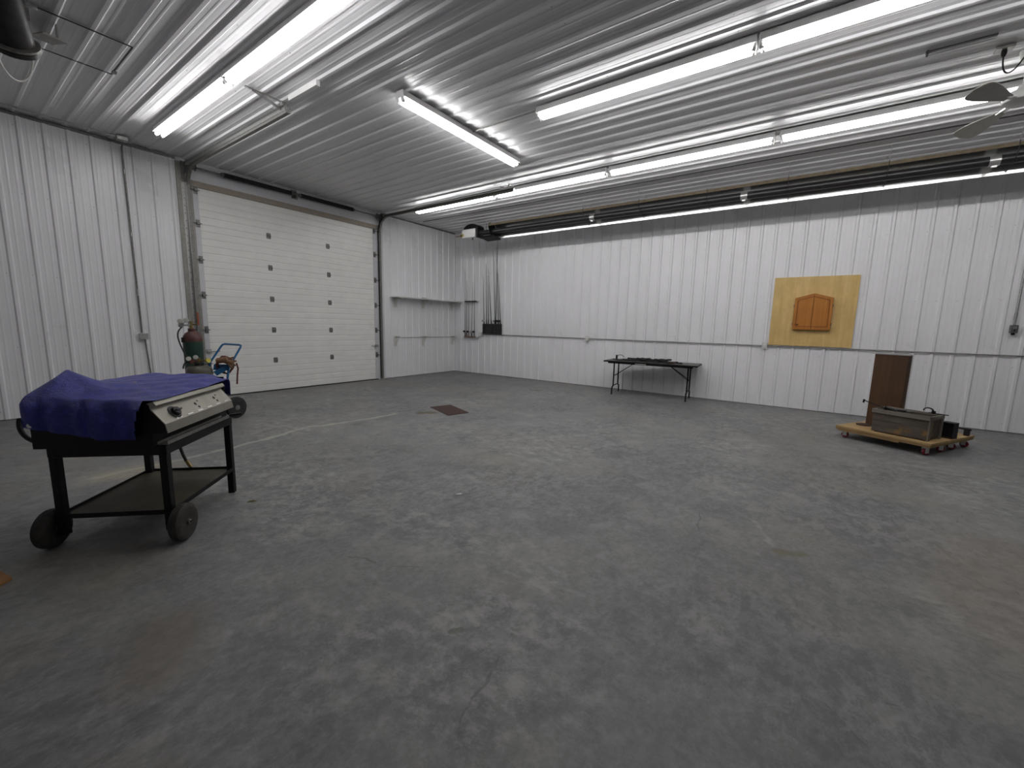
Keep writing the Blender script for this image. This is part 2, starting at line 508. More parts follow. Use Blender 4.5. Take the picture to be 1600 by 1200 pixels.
def sheets(wall, name, frame, s_from, s_to, z0, z1, mt):
    """lay sheets 4 ribs wide over [s_from, s_to]; frame = matrix taking (along, out, up) to world"""
    cover = 4*PITCH
    s = math.floor((s_from+0.03)/cover)*cover-0.03
    while s < s_to-1e-4:
        a = max(s, s_from); b = min(s+cover, s_to)
        if b-a > 0.01:
            me, base = panel_mesh(name, a, b, z0, z1, mt)
            o = put(name, me, wall)
            o.matrix_local = frame @ Matrix.Translation((base+0.03, 0, 0))
        s += cover
def frame(origin, along, out, up):
    m = Matrix.Identity(4)
    for i in range(3):
        m[i][0] = along[i]; m[i][1] = out[i]; m[i][2] = up[i]; m[i][3] = origin[i]
    return m

T = 0.15
fl = structure(part('floor', MB().b2((XL-T, YF-T, -0.1), (XR+T, YB+T, 0)), M['floor'], smooth=None), 'worn grey concrete floor with stains and scuffs')
ceiling = structure(part('ceiling', MB().b2((XL-T, YF-T, H+0.001), (XR+T, YB+T, H+0.1)), M['backing'], smooth=None), 'white ribbed steel ceiling')
wall_r = structure(part('wall_right', MB().b2((XR+0.001, YF-T, 0), (XR+T, YB+T, H)), M['backing'], smooth=None), 'white ribbed steel wall on the right')
DX0, DX1, DZ = 2.83, 6.46, 3.62        # door opening
wb = MB().b2((XL-T, YB+0.001, 0), (DX0-0.2, YB+T, H)).b2((DX1+0.16, YB+0.001, 0), (XR, YB+T, H)).b2((DX0-0.2, YB+0.001, DZ+0.01), (DX1+0.16, YB+T, H))
wb.b2((DX0-0.2, YB+0.08, 0), (DX0-0.005, YB+T, DZ+0.01)).b2((DX1+0.005, YB+0.08, 0), (DX1+0.16, YB+T, DZ+0.01))
wall_b = structure(part('wall_back', wb, M['backing'], smooth=None), 'white ribbed steel wall with the overhead door')
wall_l = structure(part('wall_left', MB().b2((XL-T, YF-T, 0), (XL-0.001, YB+T, H)), M['backing'], smooth=None))
wall_f = structure(part('wall_front', MB().b2((XL, YF-T, 0), (XR, YF-0.001, H)), M['backing'], smooth=None))

OR, OB, OC = -0.2133, 0.9595, 0.010
fr_r = frame((XR, OR, 0), (0, 1, 0), (-1, 0, 0), (0, 0, 1))
sheets(wall_r, 'wall_panel', fr_r, YF-OR, YB-OR, 0.012, H-0.002, M['wall'])
fr_b = frame((OB, YB, 0), (-1, 0, 0), (0, -1, 0), (0, 0, 1))
sheets(wall_b, 'wall_panel', fr_b, -(DX0-0.21-OB), -(XL-OB), 0.012, H-0.002, M['wall'])
sheets(wall_b, 'wall_panel', fr_b, -(XR-OB), -(DX1+0.17-OB), 0.012, H-0.002, M['wall'])
fr_l = frame((XL, 0, 0), (0, -1, 0), (1, 0, 0), (0, 0, 1))
sheets(wall_l, 'wall_panel', fr_l, -YB, -YF, 0.012, H-0.002, M['wall'])
fr_f = frame((0, YF, 0), (1, 0, 0), (0, 1, 0), (0, 0, 1))
sheets(wall_f, 'wall_panel', fr_f, XL, XR, 0.012, H-0.002, M['wall'])
fr_c = frame((OC, 0, H), (1, 0, 0), (0, 0, -1), (0, 1, 0))
CL = [YF, -2.95, 2.88, YB]
for i in range(3):
    fr_ci = frame((OC, 0, H-0.0015*(i % 2)), (1, 0, 0), (0, 0, -1), (0, 1, 0))
    sheets(ceiling, 'ceiling_panel', fr_ci, XL-OC, XR-OC, CL[i]-(0.03 if i else 0), CL[i+1]-(0 if i == 2 else 0), M['ceil'])

def screws(wall, fr, s0, s1, rows, phase=0.05, every=1):
    mb = MB(); k = math.ceil(s0/PITCH)
    while k*PITCH+phase < s1:
        if k % every == 0:
            for z in rows:
                q = fr @ Vector((k*PITCH+phase+random.uniform(-.004, .004), 0, z+random.uniform(-.01, .01)))
                n = (fr.to_3x3() @ Vector((0, 1, 0)))
                mb.tube([q, q+n*0.005], 0.0055, 6)
        k += 1
    part('panel_screws', mb, M['galv'], wall, smooth=None, stuff=True)
screws(wall_r, fr_r, -4-OR, YB-OR, (0.12, 0.98, 1.95, 3.0, 3.85))
screws(wall_b, fr_b, -(DX0-0.21-OB), 2.5, (0.12, 0.98, 1.95, 3.0, 3.85))
screws(wall_b, fr_b, -(XR-OB), -(DX1+0.17-OB), (0.12, 0.98, 1.95, 3.0, 3.85))
screws(ceiling, fr_c, 0.3, XR-OC, [YB-0.6-1.22*i for i in range(8)])

# dark closure trim where back wall meets ceiling, corner angle, base angles
structure(part('trim_1', MB().b2((XL, YB-0.035, H-0.05), (DX0-0.21, YB-0.0, H-0.018)).b2((DX1+0.17, YB-0.03, H-0.04), (XR-0.02, YB, H-0.018)), M['hinge'], smooth=None), 'dark closure strip along the top of the back wall')
structure(part('trim_2', MB().b2((XR-0.03, YB-0.022, 0.01), (XR-0.02, YB-0.001, H-0.05)).b2((XR-0.022, YB-0.03, 0.01), (XR-0.001, YB-0.022, H-0.05)), M['header'], smooth=None), 'corner angle between the back and right walls')
structure(part('baseboard_right', MB().b2((XR-0.024, YF, 0), (XR-0.0, YB-0.03, 0.012)), M['galv_dark'], smooth=None))
structure(part('baseboard_back', MB().b2((XL, YB-0.024, 0), (DX0-0.22, YB, 0.012)).b2((DX1+0.18, YB-0.024, 0), (XR-0.03, YB, 0.012)), M['galv_dark'], smooth=None))

# ------------------------------------------------------------------ overhead door
door = bpy.data.objects.new('door_1', None); COL.objects.link(door); door.location = (DX0, YB, 0)
structure(door, 'white ribbed overhead door of six sections with steel tracks')
def dpart(name, mb, mt, parent=None, **kw):
    return part(name, mb, mt, parent or door, root=door, world=True, **kw)
SH = (DZ-0.02)/6
ST = 0.075     # end stile width
def section_mesh():
    # outline in (y, z): face toward the room at y = 0 (local), five planks with shallow grooves
    out = [(0, 0.004)]
    for k in range(1, 5):
        z = SH*k/5
        out += [(0, z-0.012), (0.006, z-0.006), (0.006, z+0.006), (0, z+0.012)]
    out += [(0, SH-0.004), (0.010, SH), (0.05, SH), (0.05, 0), (0.010, 0)]
    return make_mesh('door_section', MB().prism(out, 'X', 0, DX1-DX0), M['door'], None)
sec_me = section_mesh()
hb = MB()
hb.box((0, 0, 0.030), (0.075, 0.004, 0.045)).box((0, 0, -0.030), (0.075, 0.004, 0.045))
hb.tube([(-0.038, -0.008, 0), (0.038, -0.008, 0)], 0.011, 8)
hb.box((-0.030, -0.006, 0), (0.014, 0.012, 0.06)).box((0.030, -0.006, 0), (0.014, 0.012, 0.06))
hinge_me = make_mesh('hinge', hb, M['hinge'], SM)
eb = MB()
eb.box((0, 0, 0.032), (0.06, 0.005, 0.06)).box((0, 0, -0.032), (0.06, 0.005, 0.06))
eb.box((0, -0.022, 0), (0.05, 0.044, 0.034)).tube([(-0.11, -0.03, 0), (0.05, -0.03, 0)], 0.006, 8)
eb.lathe([(0.006, -0.010), (0.023, -0.008), (0.023, 0.008), (0.006, 0.010)], (-0.095, -0.03, 0), 14, 'X')
end_me = make_mesh('roller_hinge', eb, M['hinge'], SM)
stb = MB().b2((0, -0.006, 0.004), (ST, 0, SH-0.004))
for zz in (0.1, 0.2, 0.3, 0.4, 0.5):
    for xx in (0.02, 0.055):
        stb.tube([(xx, -0.0065, zz), (xx, -0.008, zz)], 0.005, 6)
stile_me = make_mesh('end_stile', stb, M['header'], None)
for k in range(6):
    z0 = 0.02+SH*k
    so = put('door_section', sec_me, door, (0, 0, z0))
    put('end_stile', stile_me, so, (0.0, 0, 0)); put('end_stile', stile_me, so, (DX1-DX0-ST, 0, 0))
    if k < 5:
        for xx in (1.185, 2.400):
            put('hinge', hinge_me, so, (xx, -0.003, SH))
    put('roller_hinge', end_me, so, (0.04, -0.009, SH if k < 5 else SH-0.06))
    put('roller_hinge', end_me, so, (DX1-DX0-0.04, -0.009, SH if k < 5 else SH-0.06), (0, PI, 0))
    if k == 1:
        for sx, xc in ((1, 0.05), (-1, DX1-DX0-0.05)):
            mb = MB().box((xc, -0.022, 0.22), (0.07, 0.03, 0.07)).tube([(xc-sx*0.04, -0.045, 0.22), (xc+sx*0.16, -0.045, 0.22)], 0.011, 10)
            mb.tube([(xc+sx*0.13, -0.045, 0.22), (xc+sx*0.13, -0.085, 0.22)], 0.007, 8)
            o = part('slide_bolt', mb, M['galv'], so)
dpart('bottom_seal', MB().b2((DX0, YB, 0.0), (DX1, YB+0.045, 0.02)), M['rubber'], smooth=None)
# header board, tan stop strip
structure(part('trim_3', MB().b2((DX0-0.06, YB-0.022, DZ+0.085), (DX1+0.13, YB, 3.955)), M['header'], smooth=None, bevel=0.004), 'white header board above the overhead door')
structure(part('trim_4', MB().b2((DX0-0.04, YB-0.030, DZ-0.012), (DX1+0.04, YB+0.02, DZ+0.085)), M['tan'], smooth=None), 'tan stop strip under the door header')
# steel jambs
jl = MB().b2((DX0-0.215, YB-0.03, 0), (DX0-0.16, YB+0.06, 3.955)).b2((DX0-0.16, YB-0.006, 0), (DX0-0.0, YB+0.02, 3.955))
structure(part('trim_5', jl, M['jamb'], smooth=None), 'steel jamb at the left side of the overhead door')
jr = MB().b2((DX1+0.0, YB-0.006, 0), (DX1+0.175, YB+0.02, 3.955))
structure(part('trim_6', jr, M['header'], smooth=None), 'jamb at the right side of the overhead door')
def channel(path, w, d, t=0.004):
    """C-shaped track swept along path = [(point, outward)]; opening toward +side given by sign of w"""
    mb = MB()
    for (p, n), (q, n2) in zip(path, path[1:]):
        p = Vector(p); q = Vector(q); n = Vector(n); n2 = Vector(n2)
        side = Vector((1, 0, 0))*(1 if w > 0 else -1)
        def ring(c, nn):
            a = c-nn*d/2; b = c+nn*d/2
            return [a, a+side*abs(w), a+side*abs(w)+nn*t, a+side*t+nn*t, b+side*t-nn*t, b+side*abs(w)-nn*t, b+side*abs(w), b]
        A = ring(p, n); B = ring(q, n2)
        mb.add(A+B, [(i, (i+1) % 8, 8+(i+1) % 8, 8+i) for i in range(8)]+[tuple(range(7, -1, -1)), tuple(range(8, 16))])
    return mb
def track(xt, w, yend, zh, name_x):
    yv = YB-0.045; R = 0.34
    path = [((xt, yv, 0.03), (0, -1, 0)), ((xt, yv, zh-R), (0, -1, 0))]
    for i in range(1, 9):
        a = PI/2*i/8
        path.append(((xt, yv-R*(1-math.cos(a)), zh-R+R*math.sin(a)), (0, -math.cos(a), -math.sin(a))))
    path.append(((xt, yend, zh), (0, 0, -1)))
    dpart('track', channel(path, w, 0.055), M['galv_dark'])
    # perforated angle that carries the vertical track
    s = 1 if w > 0 else -1
    mb = MB().b2((xt-s*0.010, YB-0.075, 0.02), (xt-s*0.004, YB-0.004, zh-R+0.1)).b2((xt-s*0.055, YB-0.012, 0.02), (xt-s*0.004, YB-0.006, zh-R+0.1))
    dpart('track_angle', mb, M['galv'], smooth=None)
    mb = MB()
    for i in range(28):
        z = 0.15+i*0.12
        mb.tube([(xt-s*0.032, YB-0.012, z), (xt-s*0.032, YB-0.018, z)], 0.009, 8)
    dpart('track_bolts', mb, M['hinge'], stuff=True)
    # horizontal angle above the curved track
    dpart('horizontal_angle', MB().b2((xt-s*0.006, yend, zh+0.006), (xt-s*0.001, YB-0.10, zh+0.05)).b2((xt-s*0.035, yend, zh+0.046), (xt-s*0.001, YB-0.10, zh+0.05)), M['galv'], smooth=None)
    # end bearing plate
    dpart('bearing_plate', MB().b2((xt-0.004, YB-0.17, zh-0.10), (xt+0.004, YB-0.02, zh+0.085)).b2((xt-s*0.05, YB-0.03, zh-0.18), (xt+s*0.0, YB-0.022, zh+0.085)), M['hinge'], smooth=None)
    return yv
ZT = 3.885
track(2.735, 0.045, 5.30, ZT, 'l')
track(6.555, -0.045, 4.72, ZT, 'r')
# hangers at the ends of the horizontal tracks
for xt, ye, s in ((2.735, 5.30, -1), (6.555, 4.72, 1)):
    mb = MB().bar((xt, ye+0.12, ZT+0.02), (xt, ye+0.12, H-0.012), 0.035, 0.004, (1, 0, 0))
    mb.bar((xt-0.40 if s < 0 else xt-0.05, ye+0.12, H-0.022), (xt+0.05 if s < 0 else xt+0.40, ye+0.12, H-0.022), 0.04, 0.004)
    mb.bar((xt+s*0.32, ye+0.12, H-0.024), (xt, ye+0.12, ZT+0.03), 0.035, 0.004, (0, 1, 0))
    mb.bar((xt, ye+0.34, H-0.024), (xt, ye+0.12, ZT+0.03), 0.030, 0.004, (1, 0, 0))
    dpart('track_hanger', mb, M['galv'], smooth=None)
    dpart('track_end_stop', MB().box((xt, ye+0.0, ZT), (0.055, 0.012, 0.06)), M['galv'], smooth=None)
dpart('mounting_angle', MB().b2((2.735-0.02, 4.62, H-0.075), (2.735+0.025, 5.22, H-0.020)), M['white'], smooth=None)
# torsion shaft with springs, drums, cables
YS, ZS = YB-0.115, 3.895
dpart('torsion_shaft', MB().tube([(2.72, YS, ZS), (6.58, YS, ZS)], 0.013, 10), M['galv_dark'])
for a, b in ((3.27, 4.44), (4.62, 5.80)):
    mb = MB(); n = 60
    mb.tube([(a, YS, ZS), (b, YS, ZS)], 0.034, 12)
    for i in range(n):
        x = a+(b-a)*(i+0.5)/n
        mb.lathe([(0.032, -0.007), (0.041, -0.002), (0.041, 0.002), (0.032, 0.007)], (x, YS, ZS), 10, 'X')
    dpart('torsion_spring', mb, M['spring'])
    for x in (a, b):
        dpart('winding_cone', MB().lathe([(0.02, -0.05), (0.030, -0.03), (0.034, 0.0), (0.030, 0.03), (0.02, 0.05)], (x, YS, ZS), 14, 'X'), M['hinge'])
dpart('centre_bracket', MB().box((4.53, YB-0.03, ZS+0.01), (0.09, 0.012, 0.16)).box((4.53, YB-0.08, ZS), (0.012, 0.10, 0.10)).lathe([(0.03, -0.02), (0.03, 0.02)], (4.53, YS, ZS), 14, 'X').box((4.53, YB-0.14, ZS-0.06), (0.02, 0.02, 0.09)), M['hinge'])
for x in (2.82, 6.47):
    dpart('cable_drum', MB().lathe([(0.045, -0.04), (0.06, -0.036), (0.048, -0.03), (0.045, 0.03), (0.062, 0.036), (0.05, 0.04)], (x, YS, ZS), 18, 'X'), M['hinge'])
    xc = x+(-0.06 if x < 4 else 0.06)
    dpart('lift_cable', MB().tube([(xc, YS+0.045, ZS), (xc, YB-0.035, 0.06)], 0.003, 6), M['iron'])
dpart('orange_tape', MB().b2((2.735-0.012, YB-0.078, 1.30), (2.735+0.014, YB-0.0725, 1.52)), M['orange'], smooth=None)

# ------------------------------------------------------------------ fluorescent strip lights
LF = 2.285
hs = MB().prism([(-0.052, 0), (-0.054, -0.014), (-0.070, -0.070), (0.070, -0.070), (0.054, -0.014), (0.052, 0)], 'Y', -LF/2, LF/2)
house_me = make_mesh('housing', hs, M['housing'], None)
tube_me = make_mesh('tube', MB().tube([(0, -LF/2+0.025, 0), (0, LF/2-0.025, 0)], 0.019, 14), M['tube'], SM)
sock = MB().prism([(-0.014, -0.066), (0.014, -0.066), (0.016, -0.103), (0.0, -0.128), (-0.016, -0.103)], 'Y', -0.008, 0.008)
sock_me = make_mesh('lamp_holder', sock, M['white'], None)
plate_me = make_mesh('end_plate', MB().prism([(-0.054, 0.0), (-0.073, -0.075), (0.073, -0.075), (0.054, 0.0)], 'Y', -0.004, 0.004), M['white'], None)
capm = make_mesh('tube_cap', MB().lathe([(0.019, -0.012), (0.0195, 0.0), (0.0195, 0.008), (0.004, 0.010), (0.004, 0.016)], (0, 0, 0), 12, 'Y'), M['zinc'], SM)
ZF = H-0.020
def fixture(x, y, rz, label):
    t = thing('fluorescent_light', label, 'light', (x, y, ZF), rz, 'fluorescent strip lights on the ceiling')
    put('housing', house_me, t)
    for s in (-1, 1):
        put('end_plate', plate_me, t, (0, s*(LF/2-0.002), 0))
        for q in (-1, 1): put('lamp_holder', sock_me, t, (q*0.034, s*(LF/2-0.012), 0))
        tb = put('tube', tube_me, t, (s*0.034, 0, -0.101))
        put('tube_cap', capm, tb, (0, LF/2-0.03, 0)); put('tube_cap', capm, tb, (0, -LF/2+0.03, 0), (0, 0, PI))
    return t
xa, xc, xd = 2.13, 4.55, 6.76
fixture(xa, 6.44, 0, 'lit twin-tube strip light on the ceiling nearest the left end of the overhead door')
fixture(xa, 4.13, 0, 'lit twin-tube strip light in the left row, cut by the top edge of the picture')
fixture(4.50, 4.03, PI/2, 'lit strip light set crosswise to the ceiling ribs, in front of the door')
fixture(xc, 1.79, 0, 'lit strip light in the middle row, between the crosswise light and the fan')
fixture(xc, -0.52, 0, 'lit strip light continuing the middle ceiling row beyond the top edge')
fixture(xd, 6.44, 0, 'lit strip light at the far end of the long right row, nearest the corner')
fixture(xd, 4.13, 0, 'second lit strip light from the corner in the long right row')
fixture(xd, 1.79, 0, 'third lit strip light from the corner in the long right row')
fixture(xd, -0.56, 0, 'lit strip light in the long right row, behind the ceiling fan blade')
fixture(xd, -2.90, 0, 'unseen lit strip light extending the right row past the picture edge, kept for its light')  # out of view, row extended by this one to help light the room

# ------------------------------------------------------------------ ceiling conduits, boxes, hatch
def pipe(pts, r, mt, label, name='conduit', cat='conduit', couplings=()):
    mb = MB().tube(pts, r, 8)
    t = thing(name, label, cat, pts[0])
    part('pipe', mb, mt, t, world=True)
    for c in couplings:
        c = Vector(c[0]), Vector(c[1])
        part('coupling', MB().tube([c[0], c[1]], r*1.35, 10), M['galv'], t, world=True)
    return t
def jbox(c, d, label, name='junction_box', mt='galv', cover=None):
    t = thing(name, label, 'box', (c[0], c[1], c[2]-d[2]/2))
    part('box_body', MB().box(c, d), M[mt], t, world=True, bevel=0.004)
    return t
pipe([(XL+0.05, 8.44, H-0.028), (1.86, 8.44, H-0.028)], 0.011, M['galv'], 'thin conduit along the ceiling beside the back wall')
jbox((1.925, 8.44, H-0.045), (0.12, 0.10, 0.055), 'small metal box where ceiling conduit turns down the back wall', mt='zinc')
t = pipe([(1.955, 8.47, H-0.05), (1.965, YB-0.05, H-0.10), (1.97, YB-0.032, H-0.18), (1.985, YB-0.032, 1.17)], 0.0125, M['galv_dark'], 'vertical conduit on the back wall left of the door',
     couplings=[((1.972, YB-0.032, 3.55), (1.972, YB-0.032, 3.62)), ((1.98, YB-0.032, 1.75), (1.98, YB-0.032, 1.85)), ((1.976, YB-0.032, 2.65), (1.976, YB-0.032, 2.71))])
t = jbox((1.995, YB-0.045, 1.115), (0.105, 0.06, 0.09), 'grey outlet box on the back wall above the blue tarp', 'outlet_box', 'zinc')
part('cover_plate', MB().box((1.995, YB-0.077, 1.115), (0.11, 0.004, 0.095)), M['galv'], t, world=True)
pipe([(2.015, YB-0.032, 1.07), (2.03, YB-0.032, 0.75), (2.045, YB-0.032, 0.45), (2.05, YB-0.032, 0.02)], 0.010, M['galv_dark'], 'lower conduit running from the outlet box down to the floor')
pipe([(xc, 2.95-0.02, H-0.030), (xc, 4.0, H-0.030)], 0.010, M['galv_dark'], 'short conduit linking the crosswise light and the middle row')
pipe([(7.70, 8.4, H-0.028), (7.70, -3.5, H-0.028)], 0.009, M['iron'], 'dark thin line for the shadowed ceiling sheet lap beside the right light row')  # dark pipe stands in for the shadow line at a ceiling sheet lap
# attic hatch: outline strips and latch
t = thing('attic_hatch', 'ceiling access hatch with dark edges in the upper left', 'hatch', (1.0, 6.0, H-0.03))
pr = [(x+OC, H-0.005-h) for x, h in profile(0.565-OC, 1.42-OC)]
part('hatch_panel', MB().prism(pr+[(1.42, H-0.002), (0.565, H-0.002)], 'Y', 5.625, 6.395), M['ceil'], t, world=True, smooth=None)
for a, b in (((0.55, 6.40), (1.435, 6.41)), ((1.425, 5.62), (1.437, 6.41)), ((0.55, 5.61), (1.435, 5.62))):
    part('edge_strip', MB().b2((a[0], a[1], H-0.026), (b[0], b[1], H-0.0185)), M['iron'], t, world=True, smooth=None)
part('latch', MB().box((1.435, 6.31, H-0.032), (0.035, 0.05, 0.02)), M['hinge'], t, world=True)
# black bracket strip near the fan
t = thing('cable_cover', 'black strip bracket on the ceiling left of the fan cord', 'bracket', (5.62, -0.85, H-0.04))
part('strip', MB().b2((5.615, -1.05, H-0.032), (5.645, -0.60, H-0.018)), M['iron'], t, world=True, smooth=None)
part('strip_end', MB().b2((5.60, -0.62, H-0.050), (5.66, -0.605, H-0.018)), M['iron'], t, world=True, smooth=None)

# extractor unit hanging in the top left corner
t = thing('ceiling_extractor', 'dark round ceiling duct unit with flanged ring in the top left', 'duct unit', (0.66, 5.9, 3.5))
ax = Vector((0.10, 0.36, -0.30)).normalized(); c0 = Vector((0.635, 5.62, 3.86))
Rm = ax.to_track_quat('Z', 'Y').to_matrix()
part('duct_body', MB().lathe([(0.12, -0.25), (0.125, 0.0), (0.125, 0.22), (0.12, 0.24), (0.10, 0.25)], c0, 24, R=Rm), M['duct'], t, world=True)
part('ring_flange', MB().lathe([(0.126, 0.20), (0.158, 0.205), (0.158, 0.222), (0.126, 0.226)], c0, 28, R=Rm), M['galv_dark'], t, world=True)
part('lower_ring', MB().lathe([(0.10, 0.226), (0.142, 0.24), (0.142, 0.275), (0.10, 0.28)], c0, 28, R=Rm), M['duct'], t, world=True)
part('bracket_arm', MB().bar((0.545, 5.55, 3.93), (0.53, 5.76, 3.58), 0.03, 0.025).bar((0.50, 5.60, 3.92), (0.80, 5.50, 3.95), 0.03, 0.025).bar((0.52, 5.52, 3.98), (0.52, 5.52, H-0.02), 0.03, 0.03), M['galv'], t, world=True, smooth=None)
part('hanger_bar', MB().bar((0.75, 5.58, 3.86), (0.75, 5.58, H-0.019), 0.03, 0.02), M['galv_dark'], t, world=True, smooth=None)
part('mounting_plate', MB().box((0.91, 5.95, H-0.10), (0.16, 0.42, 0.012), (0.25, 0.0, 0.1)).bar((0.95, 5.80, H-0.13), (0.95, 5.80, H-0.02), 0.03, 0.01).bar((0.95, 6.1, H-0.07), (0.95, 6.1, H-0.02), 0.03, 0.01), M['jamb'], t, world=True, smooth=None)
part('cable_loop', MB().tube(bez((0.56, 5.72, 3.60), (0.62, 6.02, 3.42), (0.80, 6.10, 3.45), (0.79, 5.85, 3.70), 16), 0.007, 8), M['offwhite'], t, world=True)

# ------------------------------------------------------------------ ceiling fan (right edge)
FX, FY, FZ = 6.08, -1.36, 3.60
t = thing('ceiling_fan', 'white three-bladed ceiling fan on a downrod at the right edge', 'fan', (FX, FY, 3.45))
part('canopy', MB().lathe([(0.02, -0.10), (0.045, -0.095), (0.065, -0.02), (0.065, 0.0)], (FX, FY, H-0.019), 24), M['fan_white'], t, world=True)
part('downrod', MB().tube([(FX, FY, FZ+0.05), (FX, FY, H-0.10)], 0.0125, 12), M['fan_white'], t, world=True)
part('motor', MB().lathe([(0.02, 0.115), (0.035, 0.11), (0.05, 0.075), (0.10, 0.055), (0.125, 0.03), (0.13, -0.01), (0.125, -0.03), (0.085, -0.05), (0.03, -0.06)], (FX, FY, FZ), 32), M['fan_white'], t, world=True)
for k in range(3):
    a = math.radians(143+120*k-240)
    R = Matrix.Rotation(a, 4, 'Z')
    arm = MB().bar((0.10, 0, -0.02), (0.24, 0, -0.035), 0.045, 0.008)
    arm.v = [Matrix.Translation((FX, FY, FZ)) @ R @ q for q in arm.v]
    bl = part('blade_arm', arm, M['chrome'], t, world=True, smooth=None)
    n = 24; vs = []; fs = []
    for i in range(n+1):
        s = i/n; r = 0.20+0.50*s
        w = 0.034+0.058*math.sin(min(1, s*1.3)*PI/2)**1.5
        if s > 0.78: w *= math.sqrt(max(0.0, 1-((s-0.78)/0.22)**3))*0.94+0.06
        for q, sg in ((-1, -1), (1, 1)):
            tw = math.radians(20)
            y = sg*w
            for dz in (0.003, -0.003):
                vs.append(Vector((r, y*math.cos(tw), -0.035+y*math.sin(tw)+dz-0.02*s)))
    for i in range(n):
        a0, b0 = i*4, (i+1)*4
        fs += [(a0, a0+2, b0+2, b0), (a0+1, b0+1, b0+3, a0+3), (a0, b0, b0+1, a0+1), (a0+2, a0+3, b0+3, b0+2)]
    fs += [(0, 1, 3, 2), (n*4, n*4+2, n*4+3, n*4+1)]
    mb = MB().add([Matrix.Translation((FX, FY, FZ)) @ R @ q for q in vs], fs)
    part('blade', mb, M['fan_blade'], t, world=True)
t = thing('ceiling_outlet', 'black plug and cord hanging from ceiling outlet beside the fan', 'outlet', (5.93, -1.17, 3.85))
part('outlet_plate', MB().box((5.935, -1.165, H-0.026), (0.09, 0.12, 0.018)), M['galv_dark'], t, world=True)
part('plug', MB().lathe([(0.018, 0.0), (0.02, -0.03), (0.012, -0.055)], (5.935, -1.165, H-0.035), 12), M['black'], t, world=True)
part('cord', MB().tube(bez((5.935, -1.165, H-0.08), (5.95, -1.17, 3.74), (6.02, -1.26, 3.78), (6.06, -1.33, H-0.06), 16), 0.006, 8), M['black'], t, world=True)

# ------------------------------------------------------------------ radiant tube heater along the right wall
hx, hz = 8.25, 3.664
HY0, HY1 = 6.95, -6.5
t = thing('tube_heater', 'long black radiant tube heater with reflector along the right wall', 'heater', (hx, 0, 3.5))
def hp(n, mb, mt, **kw): return part(n, mb, M[mt], t, world=True, **kw)
hp('radiant_tube', MB().tube([(hx, HY0, hz), (hx, HY1, hz)], 0.060, 24), 'black_gloss')
refl = [(8.085, 3.758), (8.095, 3.812), (8.165, 3.850), (8.330, 3.835), (8.425, 3.72), (8.432, 3.530)]
def shell(pl, th):
    return pl+[(x+th*0.5, z+th) for x, z in reversed(pl)]
for i, (a, b) in enumerate(((6.55, 3.0), (3.0, -0.6), (-0.6, -4.2), (-4.2, -6.4))):
    hp('reflector', MB().prism(shell(refl[1:], 0.003), 'Y', a, b), 'alu', smooth=None)
hp('reflector_lip', MB().prism([(8.083, 3.765), (8.092, 3.813), (8.098, 3.813), (8.090, 3.765)], 'Y', 6.55, -6.4), 'tanmetal', smooth=None)
for y in (3.92, 1.15, -1.7):
    hp('tube_clamp', MB().lathe([(0.0605, -0.05), (0.064, -0.05), (0.064, 0.05), (0.0605, 0.05)], (hx, y, hz), 20, 'Y').box((hx-0.02, y, hz-0.074), (0.03, 0.05, 0.02)), 'zinc')
for y in (6.62, 4.07, 2.90, 1.71, 0.53, -0.65, -1.86, -3.0):
    mb = MB()
    for xx, xb in ((8.01, 8.10), (8.46, 8.40)):
        top = Vector((xx, y, H-0.02)); bot = Vector((xb, y, 3.83))
        n = 9
        for i in range(n):
            p = top.lerp(bot, i/n); q = top.lerp(bot, (i+1.25)/n)
            mb.tube([p, q], 0.0035, 5)
            o = Vector((0.006, 0, 0)) if i % 2 else Vector((0, 0.006, 0))
            mb.tube([p+o, q+o], 0.0022, 5); mb.tube([p-o, q-o], 0.0022, 5)
    hp('hanger_chain', mb, 'zinc', stuff=False)
    hp('hanger_wire', MB().tube([(8.09, y, 3.83), (8.075, y, 3.75), (8.17, y, 3.60), (hx, y, 3.585), (8.34, y, 3.60), (8.45, y, 3.54), (8.47, y, 3.60)], 0.005, 6), 'iron')
hp('burner_box', MB().b2((hx-0.15, 6.99, 3.56), (hx+0.15, 7.42, 3.765)), 'white', bevel=0.01)
hp('burner_flange', MB().b2((hx-0.13, 6.94, 3.55), (hx+0.13, 6.99, 3.79)), 'duct', bevel=0.006)
pts = [(7.50, 3.765)]+[(7.22+0.20*math.cos(a)*(1.15), 3.765+0.115*math.sin(a)) for a in [PI*i/10 for i in range(0, 11)]]
hp('blower_housing', MB().prism([(6.90, 3.765)]+[(7.17+0.25*math.cos(PI-PI*i/12), 3.768+0.125*math.sin(PI*i/12)) for i in range(13)]+[(7.42, 3.765)], 'X', hx-0.10, hx+0.12), 'black', smooth=None)
hp('gas_valve', MB().box((hx-0.10, 7.46, 3.63), (0.07, 0.07, 0.05)).tube([(hx-0.1, 7.43, 3.63), (hx-0.1, 7.66, 3.63)], 0.012, 8), 'brass')
hp('warning_sticker', MB().b2((hx-0.152, 7.36, 3.60), (hx-0.1505, 7.41, 3.66)), 'yellow', smooth=None)
hp('drain_fitting', MB().tube([(hx-0.05, 7.15, 3.56), (hx-0.05, 7.15, 3.52)], 0.014, 8), 'iron')
hp('end_cap', MB().prism([(8.09, 3.75), (8.10, 3.83), (8.17, 3.86), (8.32, 3.84), (8.41, 3.70), (8.45, 3.52), (8.36, 3.50), (8.14, 3.60)], 'Y', 6.55, 6.565), 'black', smooth=None)
hp('deflector_foot', MB().prism([(8.16, 3.53), (8.44, 3.49), (8.44, 3.545), (8.18, 3.575)], 'Y', 6.45, 6.86), 'black', smooth=None)
